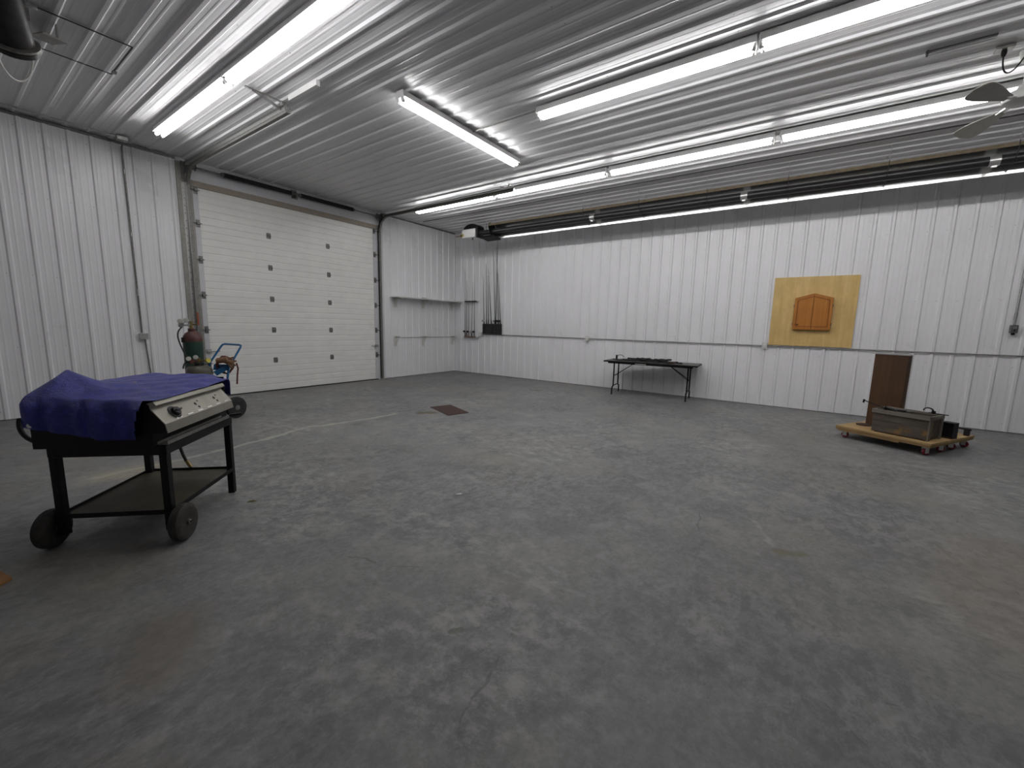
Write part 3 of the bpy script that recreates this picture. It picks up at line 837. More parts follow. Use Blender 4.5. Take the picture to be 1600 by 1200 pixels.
# ------------------------------------------------------------------ right wall: conduit, boxes, switch
zc = 1.143
pipe([(XR-0.029, 7.62, zc), (XR-0.029, -5.5, zc)], 0.0095, M['galv_dark'], 'long horizontal conduit running along the right wall',
     couplings=[((XR-0.031, y, zc), (XR-0.031, y-0.06, zc)) for y in (3.6, 2.1, 0.55, -0.9, 3.25, 6.2)])
for y, lab in ((7.67, 'white outlet box on the right wall between the two rod racks'), (4.343, 'white outlet box on the right wall left of the folding table'), (0.692, 'white outlet box at the lower left corner of the plywood board')):
    t = jbox((XR-0.05, y, zc+0.004), (0.065, 0.085, 0.115), lab, 'outlet_box', 'white')
    part('cover_plate', MB().box((XR-0.085, y, zc+0.004), (0.005, 0.082, 0.118)), M['offwhite'], t, world=True, bevel=0.002)
    mb = MB()
    for dz in (-0.024, 0.024):
        mb.box((XR-0.0885, y, zc+0.004+dz), (0.003, 0.034, 0.03))
    part('receptacle', mb, M['white'], t, world=True)
pipe([(XR-0.031, -2.381, 1.585), (XR-0.031, -2.392, 4.0)], 0.013, M['galv'], 'vertical conduit above the wall switch at the right edge',
     couplings=[((XR-0.031, -2.381, 1.66), (XR-0.031, -2.382, 1.76))])
t = jbox((XR-0.048, -2.38, 1.53), (0.06, 0.075, 0.115), 'dark wall switch box at the end of the right-hand conduit', 'switch_box', 'hinge')
part('switch_plate', MB().box((XR-0.080, -2.38, 1.55), (0.004, 0.04, 0.03)), M['galv'], t, world=True)
part('toggle', MB().box((XR-0.088, -2.38, 1.51), (0.014, 0.012, 0.024)), M['black'], t, world=True)
part('cord_grip', MB().lathe([(0.02, 0.0), (0.02, -0.02), (0.012, -0.03)], (XR-0.048, -2.38, 1.473), 12), M['black'], t, world=True)

# plywood board and dartboard cabinet
PX = XR-0.019
solo('plywood_board', MB().b2((PX-0.013, -0.581, 1.165), (PX, 0.636, 2.39)), M['plywood'], 'large square plywood board fixed to the right wall', 'board', smooth=None, base=(PX, 0.03, 1.165))
t = thing('dartboard_cabinet', 'orange-brown wooden dartboard cabinet with peaked top on the plywood board', 'cabinet', (PX-0.013, 0.02, 1.455))
cx = PX-0.013
y0, y1 = -0.257, 0.294; ym = (y0+y1)/2; zb, zs, zp = 1.457, 2.015, 2.092
prof = [(y0, zb), (y1, zb), (y1, zs), (ym+0.02, zp), (ym-0.02, zp), (y0, zs)]
part('cabinet_body', MB().prism(prof, 'X', cx-0.055, cx), M['oak'], t, world=True, smooth=None, bevel=0.004)
for s, lab in ((1, None), (-1, None)):
    ya, yb2 = (ym+0.0035, y1-0.003) if s > 0 else (y0+0.003, ym-0.0035)
    def ztop(y): return zs+(zp-zs)*(1-abs(y-ym)/(y1-ym))-0.004
    d = part('door', MB().prism([(ya, zb+0.003), (yb2, zb+0.003), (yb2, ztop(yb2)), (ya, ztop(ya))], 'X', cx-0.078, cx-0.0555), M['oak'], t, world=True, smooth=None, bevel=0.003)
    # moulding frame set in from the outer edges
    yo = yb2-0.045 if s > 0 else ya+0.045; yi = ya if s > 0 else yb2
    mb = MB()
    mb.bar((cx-0.0785, yi, zb+0.058), (cx-0.0785, yo, zb+0.058), 0.012, 0.007, (1, 0, 0))
    mb.bar((cx-0.0785, yo, zb+0.058), (cx-0.0785, yo, ztop(yo)-0.05), 0.012, 0.007, (1, 0, 0))
    mb.bar((cx-0.0785, yo, ztop(yo)-0.05), (cx-0.0785, yi, ztop(yi)-0.05), 0.012, 0.007, (1, 0, 0))
    o = part('moulding', mb, M['oak_dark'], d, root=t, world=True, smooth=None)
    yh = y1+0.004 if s > 0 else y0-0.004
    for z in (zb+0.10, zb+0.42):
        part('hinge', MB().box((cx-0.056, yh, z), (0.05, 0.008, 0.05)), M['hinge'], t, world=True)
# tiny dark maker's mark on the left door
mk = MB().bar((cx-0.0782, 0.262, 1.545), (cx-0.0782, 0.205, 1.545), 0.010, 0.001, (1, 0, 0))
mk.bar((cx-0.0782, 0.245, 1.555), (cx-0.0782, 0.20, 1.558), 0.005, 0.001, (1, 0, 0)).bar((cx-0.0782, 0.235, 1.535), (cx-0.0782, 0.215, 1.533), 0.005, 0.001, (1, 0, 0))
part('printed_mark', mk, M['black'], t, world=True, smooth=None)

# ------------------------------------------------------------------ back wall: shelf with brackets, lower brackets
WB = YB-0.019
def bracket(x, ztop_, L, hgt, parent, root, brace):
    mb = MB().b2((x-0.036, WB-0.010, ztop_-hgt), (x+0.036, WB, ztop_))
    mb.b2((x-0.018, WB-L, ztop_-0.022), (x+0.018, WB-0.006, ztop_-0.001))
    mb.b2((x-0.004, WB-L, ztop_-0.035), (x+0.004, WB-0.006, ztop_-0.02)).b2((x-0.004, WB-0.02, ztop_-hgt+0.01), (x+0.004, WB-0.006, ztop_-0.02))
    if brace: mb.bar((x, WB-0.012, ztop_-hgt+0.05), (x, WB-L*0.72, ztop_-0.02), 0.012, 0.012)
    return mb
zs_ = 2.045
t = thing('wall_shelf', 'long white wall shelf on three brackets right of the door', 'shelf', (8.0, WB, zs_-0.24))
part('shelf_board', MB().b2((6.84, WB-0.30, zs_), (9.17, WB-0.002, zs_+0.018)), M['white'], t, world=True, bevel=0.003)
part('front_edge', MB().b2((6.84, WB-0.306, zs_-0.006), (9.17, WB-0.30, zs_+0.019)), M['offwhite'], t, world=True)
for x in (7.0, 7.93, 9.05):
    part('shelf_bracket', bracket(x, zs_, 0.26, 0.235, None, t, True), M['offwhite'], t, world=True, smooth=None)
solo('flat_tool', MB().bar((7.68, WB-0.24, zs_+0.023), (8.02, WB-0.20, zs_+0.023), 0.045, 0.008).bar((7.70, WB-0.22, zs_+0.032), (7.85, WB-0.22, zs_+0.032), 0.03, 0.01), M['iron'], 'thin dark flat tool lying on the white wall shelf', 'tool', smooth=None)
for x, lab in ((6.985, 'empty white shelf bracket low on the back wall, nearest the door'), (7.922, 'empty white shelf bracket low on the back wall, middle of three'), (9.08, 'empty white shelf bracket low on the back wall, nearest the corner')):
    solo('shelf_bracket', bracket(x, 1.075, 0.20, 0.265, None, None, True), M['offwhite'], lab, 'bracket', 'empty lower shelf brackets', smooth=None)
pipe([(6.99, WB-0.014, 1.035), (9.16, WB-0.014, 1.03)], 0.0065, M['galv_dark'], 'thin conduit across the three empty lower shelf brackets')

# ------------------------------------------------------------------ fishing rods and racks on the right wall
WX = XR-0.019
t = thing('rod_rack', 'white-ended two-piece fishing rod rack nearest the corner', 'rack', (WX, 8.03, 1.03))
part('base_rail', MB().b2((WX-0.05, 7.73, 1.035), (WX, 8.33, 1.065)), M['white'], t, world=True, bevel=0.003)
part('butt_tray', MB().b2((WX-0.085, 7.82, 1.04), (WX-0.05, 8.25, 1.068)), M['leather'], t, world=True, bevel=0.003)
part('upper_rail', MB().b2((WX-0.03, 7.75, 2.06), (WX, 8.30, 2.10)), M['white'], t, world=True, bevel=0.003)
part('tip_holder', MB().b2((WX-0.075, 7.82, 2.052), (WX-0.03, 8.24, 2.078)), M['black'], t, world=True, bevel=0.003)
def rod(p0, p1, zg, reel, label, handle='black', grp='fishing rods', name='fishing_rod', guides=5, r0=0.008):
    p0 = Vector(p0); p1 = Vector(p1)
    t = thing(name, label, 'fishing rod', p0, 0, grp)
    n = 10; ctrl = (p0+p1)/2+Vector((0, (p1.y-p0.y)*-0.12, 0))
    pts = [p0*(1-u)**2+ctrl*2*u*(1-u)+p1*u*u for u in [i/n for i in range(n+1)]]
    part('blank', MB().tube(pts, [r0*(1-0.72*i/n) for i in range(n+1)], 6), M['black'], t, world=True)
    d = (pts[1]-pts[0]).normalized()
    part('handle', MB().tube([p0, p0+d*0.10, p0+d*0.13, p0+d*zg], [0.014, 0.013, 0.010, 0.012], 8), M[handle], t, world=True)
    g = MB()
    for i in range(guides):
        u = 0.35+0.6*i/guides; k = min(n-1, int(u*n)); q = pts[k].lerp(pts[k+1], u*n-k)
        g.tube([q, q+Vector((-0.02*(1-u)-0.006, 0, 0))], 0.002, 4)
    part('guides', g, M['zinc'], t, world=True, stuff=True)
    if reel:
        c = p0+d*(zg*0.8)+Vector((-0.035, 0, 0))
        o = part('reel', MB().lathe([(0.012, -0.028), (0.03, -0.026), (0.03, -0.018), (0.018, -0.014), (0.018, 0.014), (0.03, 0.018), (0.03, 0.026), (0.012, 0.028)], c, 14, 'Y').bar(c, c+Vector((0.035, 0, 0)), 0.012, 0.012), M[reel], t, world=True)
        part('crank', MB().tube([c+Vector((0, 0.028, 0)), c+Vector((0, 0.045, 0)), c+Vector((0, 0.045, 0.03)), c+Vector((0, 0.062, 0.03))], 0.004, 5), M['zinc'], o, root=t, world=True)
    return t
xr = WX-0.062
lr = [(8.225, 8.235, 2.92, 'rubber', 'black', 'leftmost fishing rod in the rack nearest the corner, dark handled'),
      (8.165, 8.165, 2.65, None, 'black', 'second fishing rod from the corner, thin without a reel'),
      (8.09, 8.085, 2.45, 'iron', 'cork', 'third fishing rod from the corner with a cork handle'),
      (7.97, 7.945, 2.60, 'chrome', 'black', 'fourth fishing rod from the corner with a shiny reel'),
      (7.87, 7.875, 2.80, 'iron', 'black', 'rightmost fishing rod in the rack nearest the corner')]
for ya, yb2, zt, rl, hd, lab in lr:
    rod((xr, ya, 1.07), (xr+0.005, yb2, zt), 0.17, rl, lab, hd, 'fishing rods in the white rack')
t = thing('rod_holder', 'black block rod holder standing on the conduit of the right wall', 'rack', (WX, 7.25, 1.157))
for a, b in ((7.50, 7.575), (7.235, 7.485), (7.09, 7.205), (6.985, 7.08), (6.925, 6.975)):
    mb = MB().b2((WX-0.058, a, 1.157), (WX-0.001, b, 1.44))
    part('tube_block', mb, M['rubber'], t, world=True, bevel=0.006)
rr = [(7.54, 7.59, 2.74, 'zinc', 'fishing rod with a round reel at the left end of the black holder'),
      (7.45, 7.50, 3.10, None, 'long fishing rod second from the left in the black holder'),
      (7.37, 7.42, 2.75, None, 'short fishing rod third from the left in the black holder'),
      (7.29, 7.43, 2.95, None, 'fishing rod leaning left in the middle of the black holder'),
      (7.15, 7.25, 3.40, 'zinc', 'tall fishing rod leaning left with a pale reel in the black holder'),
      (7.12, 7.10, 3.66, 'iron', 'tallest fishing rod, reaching up to the tube heater'),
      (7.03, 7.14, 3.50, 'iron', 'tall fishing rod second from the right in the black holder'),
      (6.95, 7.06, 2.80, 'iron', 'rightmost fishing rod in the black holder')]
for ya, yb2, zt, rl, lab in rr:
    dxr = 0.012*((int(ya*100)) % 3)
    p = (WX-0.020-dxr, ya, 1.441)
    rod(p, (WX-0.015-dxr*1.2, yb2, zt), 0.10, rl, lab, 'black', 'fishing rods in the black holder', r0=0.0105)

# ------------------------------------------------------------------ folding table and what lies on it
TR = math.radians(5.2)
TX, TY = 8.735, 2.645
t = thing('folding_table', 'black-legged folding table against the right wall', 'table', (TX, TY, 0), TR)
TL, TD, TZ = 1.83, 0.70, 0.728
part('table_top', MB().b2((-TD/2, -TL/2, TZ-0.026), (TD/2, TL/2, TZ)), M['tabletop'], t, bevel=0.006)
part('edge_band', MB().b2((-TD/2-0.004, -TL/2-0.004, TZ-0.030), (-TD/2+0.012, TL/2+0.004, TZ-0.002)).b2((-TD/2, -TL/2-0.006, TZ-0.03), (TD/2, -TL/2+0.004, TZ-0.002)).b2((-TD/2, TL/2-0.004, TZ-0.03), (TD/2, TL/2+0.006, TZ-0.002)), M['black'], t, smooth=None)
part('apron', MB().b2((-TD/2+0.04, -TL/2+0.08, TZ-0.06), (-TD/2+0.055, TL/2-0.08, TZ-0.026)).b2((TD/2-0.055, -TL/2+0.08, TZ-0.06), (TD/2-0.04, TL/2-0.08, TZ-0.026)), M['black'], t, smooth=None)
for s in (1, -1):
    y = s*(TL/2-0.175)
    for q in (-1, 1):
        o = part('leg', MB().tube([(q*0.17, y, TZ-0.03), (q*0.17, y, 0.20), (q*0.175, y, 0.175), (q*0.245, y, 0.15), (q*0.255, y, 0.12), (q*0.258, y, 0.0)], 0.0145, 10), M['black'], t)
        part('foot_cap', MB().tube([(q*0.258, y, 0.0), (q*0.258, y, 0.03)], 0.016, 10), M['rubber'], o)
    part('leg_crossbar', MB().tube([(-0.172, y, 0.185), (0.172, y, 0.185)], 0.011, 8).tube([(-0.17, y, 0.40), (0.17, y, 0.40)], 0.009, 8), M['black'], t)
    for q in (-0.02, 0.02):
        part('diagonal_brace', MB().bar((q*3, y, 0.40), (q, y-s*0.40, TZ-0.04), 0.030, 0.008), M['black'], t, smooth=None)
part('lock_plate', MB().b2((-0.30, 0.30, TZ-0.055), (-0.10, 0.52, TZ-0.026)).b2((-0.30, -0.55, TZ-0.055), (-0.10, -0.30, TZ-0.026)), M['iron'], t, smooth=None)
part('underside_tray', MB().b2((-0.34, 0.05, TZ-0.048), (-0.10, 0.26, TZ-0.026)), M['white'], t, smooth=None)
Rt = Matrix.Rotation(TR, 4, 'Z')
def tw(x, y, z): return Matrix.Translation((TX, TY, 0)) @ Rt @ Vector((x, y, z))
rods_t = [((-0.18, 0.70), (-0.10, -0.42), 0.012, 'iron', 'long dark rod lying nearest the front edge of the folding table'),
          ((-0.06, 0.64), (-0.02, -0.60), 0.010, 'black', 'longest black rod lying along the middle of the folding table'),
          ((0.04, 0.62), (0.10, -0.50), 0.014, 'rubber', 'thick black tube lying behind the rods on the folding table'),
          ((0.16, 0.66), (0.12, -0.30), 0.010, 'iron', 'dark rod lying closest to the wall on the folding table')]
for a, b, r, mt_, lab in rods_t:
    p, q = tw(a[0], a[1], TZ+r), tw(b[0], b[1], TZ+r)
    d = (q-p).normalized()
    o = solo('metal_rod', MB().tube([p, p+d*0.12, p+d*0.121, q-d*0.05, q-d*0.049, q], [r*1.0, r*1.0, r*0.8, r*0.75, r*1.0, r*1.0], 8), M[mt_], lab, 'rod', 'dark rods on the folding table', base=tuple(p-Vector((0, 0, r))))
for yy, xx, rr_, lab in ((0.15, -0.14, 0.085, 'coil of black cable on the folding table, left of the other coil'), (-0.23, -0.13, 0.10, 'larger coil of black cable near the middle of the folding table')):
    pts = []
    for i in range(60):
        a = 2*PI*i/15; rad = rr_*(1+0.22*math.sin(i*0.9)+0.12*(i/15-2)); 
        pts.append(tw(xx+rad*0.8*math.cos(a), yy+rad*1.25*math.sin(a), TZ+0.042+0.007*i/15+0.006*math.sin(i*2.1)))
    solo('cable_coil', MB().tube(pts, 0.0125, 7), M['rubber'], lab, 'cable', 'cable coils on the folding table', base=tuple(tw(xx, yy, TZ)))
t2 = thing('small_clamp', 'small upright dark clamp at the left end of the folding table', 'clamp', tuple(tw(-0.02, 0.74, TZ)))
part('clamp_body', MB().bar(tw(-0.02, 0.74, TZ+0.012), tw(-0.02, 0.74, TZ+0.105), 0.035, 0.035), M['iron'], t2, world=True, bevel=0.003)
part('clamp_jaw', MB().tube(bez(tw(-0.02, 0.73, TZ+0.08), tw(-0.02, 0.68, TZ+0.13), tw(-0.02, 0.60, TZ+0.11), tw(-0.02, 0.58, TZ+0.06)), 0.008, 7), M['galv_dark'], t2, world=True)
part('clamp_foot', MB().bar(tw(-0.02, 0.82, TZ+0.006), tw(-0.02, 0.68, TZ+0.006), 0.05, 0.012), M['iron'], t2, world=True)
t2 = thing('screwdriver', 'red-handled tool at the right end of the rods on the folding table', 'tool', tuple(tw(-0.19, -0.46, TZ)))
part('grip', MB().tube([tw(-0.2, -0.34, TZ+0.017), tw(-0.2, -0.36, TZ+0.017), tw(-0.2, -0.47, TZ+0.017), tw(-0.2, -0.49, TZ+0.017)], [0.010, 0.016, 0.016, 0.010], 10), M['hose_red'], t2, world=True)
part('shaft', MB().tube([tw(-0.2, -0.49, TZ+0.017), tw(-0.2, -0.62, TZ+0.006)], 0.005, 6), M['iron'], t2, world=True)
for (a, b, r, mt_, lab) in (((0.20, 0.56), (0.24, -0.22), 0.022, 'rubber', 'fat black tube lying at the back of the folding table'),):
    p, q = tw(a[0], a[1], TZ+r*1.16), tw(b[0], b[1], TZ+r*1.16)
    d = (q-p).normalized()
    solo('metal_rod', MB().tube([p, p+d*0.05, p+d*0.06, q-d*0.16, q-d*0.15, q], [r, r, r*0.85, r*0.7, r*1.15, r*0.9], 9), M[mt_], lab, 'rod', 'dark rods on the folding table')
pts = [tw(-0.22+0.03*math.sin(i*0.8), 0.55-1.0*i/24, TZ+0.012+0.012*abs(math.sin(i*0.55))) for i in range(25)]
solo('loose_cable', MB().tube(pts, 0.011, 7), M['rubber'], 'loose black cable snaking along the front edge of the folding table', 'cable')

# ------------------------------------------------------------------ plywood dolly with crate, upright board and steel
DR = math.atan2(-0.896, -0.443)-math.radians(3.7)      # local x runs along the front edge (left to right in view)
DO = Vector((7.186, -0.405, 0))
t = thing('plywood_dolly', 'plywood platform dolly on red caster wheels near the right wall', 'dolly', tuple(DO), DR)
# local: x along front edge, y = depth (away from camera is +y after rotation check)
def dl(x, y, z): return DO+Matrix.Rotation(DR, 3, 'Z') @ Vector((x, y, z))
DW, DD = 1.0, 1.12
zd0, zd1 = 0.106, 0.160
part('deck_upper', MB().b2((0, 0, zd0+0.0275), (DW, DD, zd1)), M['deckply'], t, bevel=0.002)
part('deck_lower', MB().b2((0.0, 0.004, zd0), (DW-0.004, DD-0.01, zd0+0.0265)), M['plyedge'], t, bevel=0.002)
part('splice_strip', MB().b2((0.03, 0.002, zd0-0.014), (0.70, 0.10, zd0-0.0005)), M['plyedge'], t, smooth=None)
def caster(x, y, a):
    R = Matrix.Translation((x, y, 0)) @ Matrix.Rotation(a, 4, 'Z')
    def tr(mb): mb.v = [R @ q for q in mb.v]; return mb
    c = part('caster', tr(MB().box((0, 0, zd0-0.003), (0.075, 0.06, 0.006)).lathe([(0.022, 0), (0.022, 0.012)], (0, 0, zd0-0.018), 14).box((0.005, 0.022, 0.060), (0.045, 0.003, 0.068)).box((0.005, -0.022, 0.060), (0.045, 0.003, 0.068)).box((0, 0, zd0-0.02), (0.055, 0.047, 0.004))), M['zinc'], t)
    part('wheel', tr(MB().lathe([(0.012, -0.016), (0.036, -0.016), (0.042, -0.010), (0.042, 0.010), (0.036, 0.016), (0.012, 0.016)], (0.012, 0, 0.042), 20, 'Y')), M['red'], c)
    part('axle_bolt', tr(MB().tube([(0.012, -0.027, 0.042), (0.012, 0.027, 0.042)], 0.006, 8)), M['zinc'], c)
for x, y, a in ((0.075, 0.075, 0.4), (DW-0.07, 0.065, 1.2), (DW-0.07, 0.42, 0.9), (DW-0.08, 0.72, 0.5), (DW-0.07, DD-0.08, 0.2), (0.08, DD-0.08, 0.7)):
    caster(x, y, a)
# crate
CRX, CRY = 0.37, 0.075
cp = dl(CRX, CRY, zd1)
t = thing('wooden_crate', 'weathered grey wooden crate of tools on the plywood dolly', 'crate', tuple(cp), DR+math.radians(2))
cw, cd, ch = 0.545, 0.36, 0.30
def slat(n, lo, hi, mt): return part(n, MB().b2(lo, hi), M[mt], t, smooth=None, bevel=0.002)
slat('front_board', (0.0, 0, 0.012), (cw, 0.02, 0.155), 'grey_wood'); slat('front_board', (0.0, 0.0, 0.158), (cw, 0.02, ch-0.045), 'grey_wood')
slat('rear_board', (0, cd-0.02, 0.012), (cw, cd, 0.155), 'grey_wood'); slat('rear_board', (0, cd-0.02, 0.158), (cw, cd, ch-0.02), 'grey_wood')
for xx in (0.004, cw-0.022):
    slat('end_board', (xx, 0.0205, 0.012), (xx+0.018, cd/2-0.001, ch-0.02), 'grey_wood'); slat('end_board', (xx, cd/2+0.001, 0.012), (xx+0.018, cd-0.0205, ch-0.02), 'grey_wood')
slat('floor_board', (0.022, 0.021, 0.014), (cw-0.023, cd-0.021, 0.026), 'grey_wood')
slat('rim_strip', (-0.012, -0.018, ch-0.05), (cw+0.012, -0.0005, ch), 'grey_wood_rim')
slat('rim_strip', (-0.012, cd+0.0005, ch-0.05), (cw+0.012, cd+0.018, ch), 'grey_wood_rim')
slat('rim_strip', (cw+0.0005, 0, ch-0.05), (cw+0.018, cd, ch-0.001), 'grey_wood_rim')
slat('rim_strip', (-0.018, 0, ch-0.05), (-0.0005, cd, ch-0.001), 'grey_wood_rim')
slat('corner_batten', (cw-0.002, 0.0, 0.0), (cw+0.016, 0.05, ch-0.051), 'grey_wood_rim'); slat('corner_batten', (cw-0.002, cd-0.05, 0.0), (cw+0.016, cd, ch-0.051), 'grey_wood_rim')
slat('bottom_skid', (0.02, 0.02, 0.0), (0.06, cd-0.02, 0.0135), 'grey_wood'); slat('bottom_skid', (cw-0.06, 0.02, 0.0), (cw-0.02, cd-0.02, 0.0135), 'grey_wood')
CR = DR+math.radians(2)
def cl(x, y, z): return cp+Matrix.Rotation(CR, 3, 'Z') @ Vector((x, y, z))
# tools in the crate
t2 = thing('bar_clamp', 'black bar clamp poking out of the left end of the crate', 'clamp', tuple(cl(0.05, 0.1, 0.2)))
part('bar', MB().bar(cl(-0.17, 0.10, 0.375), cl(0.22, 0.14, 0.255), 0.022, 0.009), M['iron'], t2, world=True, smooth=None)
part('jaw', MB().bar(cl(-0.16, 0.10, 0.385), cl(-0.165, 0.10, 0.34), 0.02, 0.02).bar(cl(0.08, 0.12, 0.33), cl(0.07, 0.12, 0.24), 0.03, 0.025), M['black'], t2, world=True, bevel=0.003)
part('screw_handle', MB().tube([cl(0.08, 0.12, 0.315), cl(0.19, 0.13, 0.29)], 0.014, 8), M['iron'], t2, world=True)
for i, (x, y, z, a, L, mt_, lab) in enumerate(((0.14, 0.16, 0.296, 0.3, 0.20, 'iron', 'dark wrench on top of the tool pile in the crate'), (0.22, 0.22, 0.285, 1.1, 0.22, 'galv_dark', 'grey spanner crossing the tool pile in the crate'), (0.30, 0.14, 0.255, -0.5, 0.2, 'rust', 'rusty bar low in the middle of the crate'), (0.36, 0.24, 0.24, 0.1, 0.22, 'leather', 'brown wooden handle lying in the right half of the crate'))):
    ca, sa = math.cos(a)*L/2, math.sin(a)*L/2
    mb = MB().bar(cl(x-ca, y-sa*0.5, z), cl(x+ca, y+sa*0.5, z), 0.03, 0.014)
    mb.lathe([(0.012, -0.009), (0.028, -0.009), (0.028, 0.009), (0.012, 0.009)], cl(x+ca, y+sa*0.5, z), 12)
    solo('hand_tool', mb, M[mt_], lab, 'tool', 'tools in the wooden crate', smooth=SM)
solo('tool_heap', MB().add([cl(0.03+0.44*i/8, 0.03+0.30*j/6, 0.03+0.20*(1-abs(i-3)/9)*(0.8+0.3*random.random())) for i in range(9) for j in range(7)], [(i*7+j, (i+1)*7+j, (i+1)*7+j+1, i*7+j+1) for i in range(8) for j in range(6)]), M['rust'], 'rusty scrap heap filling the bottom of the crate', 'scrap', smooth=SM)
bpy.data.objects['tool_heap']['kind'] = 'stuff'
t2 = thing('ring_clamp', 'black hooked clamp with rod resting on the right rim of the crate', 'clamp', tuple(cl(0.44, 0.30, 0.30)))
hk = [cl(0.425+0.045*math.cos(a), 0.30, 0.330+0.034*math.sin(a)) for a in [PI*1.05-PI*1.25*i/14 for i in range(15)]]
part('hook', MB().tube(hk, [0.006+0.004*i/14 for i in range(15)], 8), M['iron'], t2, world=True)
part('clamp_block', MB().box(cl(0.475, 0.30, 0.318), (0.035, 0.035, 0.036)), M['black'], t2, world=True, bevel=0.003)
part('rod', MB().tube([cl(0.43, 0.30, 0.307), cl(0.61, 0.305, 0.305)], 0.006, 8), M['iron'], t2, world=True)
# upright rust-brown board with a pale sheet-metal cap
bx0, by0 = 0.30, 0.42
bp = dl(0.113, 0.485, zd1)
t = thing('upright_board', 'tall rust-brown board standing upright behind the crate', 'board', tuple(bp), DR)
part('board', MB().b2((0, 0, 0), (0.365, 0.035, 1.0)), M['rustbrown'], t, smooth=None, bevel=0.002)
part('side_batten', MB().b2((0.30, 0.0355, 0), (0.365, 0.09, 0.99)).b2((0.0, 0.0355, 0), (0.065, 0.09, 0.99)), M['rustbrown'], t, smooth=None)
part('sheet_cap', MB().b2((-0.03, -0.012, 1.0005), (0.395, 0.10, 1.005)).b2((-0.03, -0.013, 0.985), (0.395, -0.011, 1.005)), M['zinc'], t, smooth=None)
t = solo('rusty_disc', MB().lathe([(0.03, 0), (0.085, 0.0), (0.085, 0.012), (0.05, 0.022), (0.03, 0.022)], dl(0.15, 0.37, zd1), 20), M['rust'], 'rusty flanged disc lying on the dolly beside the crate', 'disc')
# short piece of steel beam
ip = dl(0.925, 0.60, zd1)
t = thing('steel_beam_offcut', 'short dark steel beam offcut on the dolly right of the crate', 'steel beam', tuple(ip), DR+math.radians(-4))
part('bottom_flange', MB().b2((-0.065, -0.055, 0), (0.065, 0.055, 0.013)), M['rust'], t, smooth=None, bevel=0.002)
part('web', MB().b2((-0.065, -0.008, 0.013), (0.065, 0.008, 0.185)), M['iron'], t, smooth=None)
part('top_flange', MB().b2((-0.065, -0.055, 0.185), (0.065, 0.055, 0.198)), M['iron'], t, smooth=None, bevel=0.002)
part('end_stiffener', MB().b2((0.052, -0.054, 0.0135), (0.064, 0.054, 0.1845)), M['iron'], t, smooth=None)
hpz = zd1
t = thing('sledge_hammer', 'dark hammer with long handle lying on the dolly behind the beam offcut', 'hammer', tuple(dl(0.90, 1.02, zd1)), DR)
part('handle', MB().tube([(-0.28, 0.02, 0.085), (0.10, -0.03, 0.080)], 0.012, 8), M['iron'], t)
part('head', MB().box((0.065, -0.03, 0.048), (0.05, 0.05, 0.096)).box((-0.26, 0.02, 0.035), (0.04, 0.04, 0.07)), M['iron'], t, bevel=0.006)

# ------------------------------------------------------------------ griddle cart with blue tarp
GR = -PI/4
GO = Vector((0.788, 3.231, 0))
def gl(x, y, z): return GO+Matrix.Rotation(GR, 3, 'Z') @ Vector((x, y, z))
t = thing('griddle_cart', 'black griddle cart with stainless control panel under a blue tarp', 'griddle', tuple(GO), GR)
GW, GD = 0.59, 0.78
def g(n, mb, mt, parent=None, **kw): return part(n, mb, M[mt], parent or t, **kw)
lw = 0.022
for x, y, z0 in ((0, 0, 0.075), (0, GD, 0.0), (-GW, 0, 0.075), (-GW, GD, 0.0)):
    g('leg', MB().b2((x-lw, y-lw, z0), (x+lw, y+lw, 0.60)), 'black', bevel=0.003)
rl = MB()
for z0, z1 in ((0.575, 0.635),):
    g('top_rail', MB().b2((-GW, -lw-0.003, z0), (0, lw, z1)), 'black', bevel=0.003)
    g('top_rail', MB().b2((-GW, GD-lw, z0), (0, GD+lw+0.003, z1)), 'black', bevel=0.003)
    g('top_rail', MB().b2((-lw, -lw, z0+0.001), (lw+0.003, GD+lw, z1-0.001)), 'black', bevel=0.003)
    g('top_rail', MB().b2((-GW-lw-0.003, -lw, z0+0.001), (-GW+lw, GD+lw, z1-0.001)), 'black', bevel=0.003)
g('shelf_rail', MB().b2((-GW, -lw, 0.185), (0, -lw+0.006, 0.215)), 'black'); g('shelf_rail', MB().b2((-GW, GD+lw-0.006, 0.185), (0, GD+lw, 0.215)), 'black')
g('shelf_rail', MB().b2((lw-0.006, 0, 0.186), (lw, GD, 0.214)), 'black'); g('shelf_rail', MB().b2((-GW-lw, 0, 0.186), (-GW-lw+0.006, GD, 0.214)), 'black')
g('bottom_shelf', MB().b2((-GW-lw+0.006, -lw+0.006, 0.19), (lw-0.006, GD+lw-0.006, 0.197)), 'shelfplate', smooth=None)
def wheel(x, s):
    w = g('wheel', MB().lathe([(0.055, -0.028), (0.085, -0.034), (0.105, -0.032), (0.118, -0.020), (0.119, 0.0), (0.118, 0.020), (0.105, 0.032), (0.085, 0.034), (0.055, 0.028)], (x, 0.0, 0.119), 32, 'X'), 'rubber_dusty')
    tr = MB()
    for k in range(30):
        a = 2*PI*k/30
        for sx in (-1, 1):
            tr.box((x+sx*0.0085, 0.1172*math.cos(a+sx*0.05), 0.119+0.1172*math.sin(a+sx*0.05)), (0.014, 0.012, 0.0045), Matrix.Rotation(a-PI/2, 3, 'X'))
    g('tread', tr, 'rubber_dusty', w, smooth=None, stuff=True)
    g('rim', MB().lathe([(0.018, -0.030), (0.060, -0.022), (0.060, 0.022), (0.018, 0.030)], (x, 0, 0.119), 24, 'X'), 'rubber_dusty', w)
    g('hub', MB().lathe([(0.006, -0.045), (0.016, -0.042), (0.018, 0.0), (0.016, 0.042), (0.006, 0.045)], (x, 0, 0.119), 14, 'X'), 'galv_dark', w)
    g('axle', MB().tube([(x-s*0.10, 0, 0.119), (x+s*0.05, 0, 0.119)], 0.008, 8), 'iron', w)
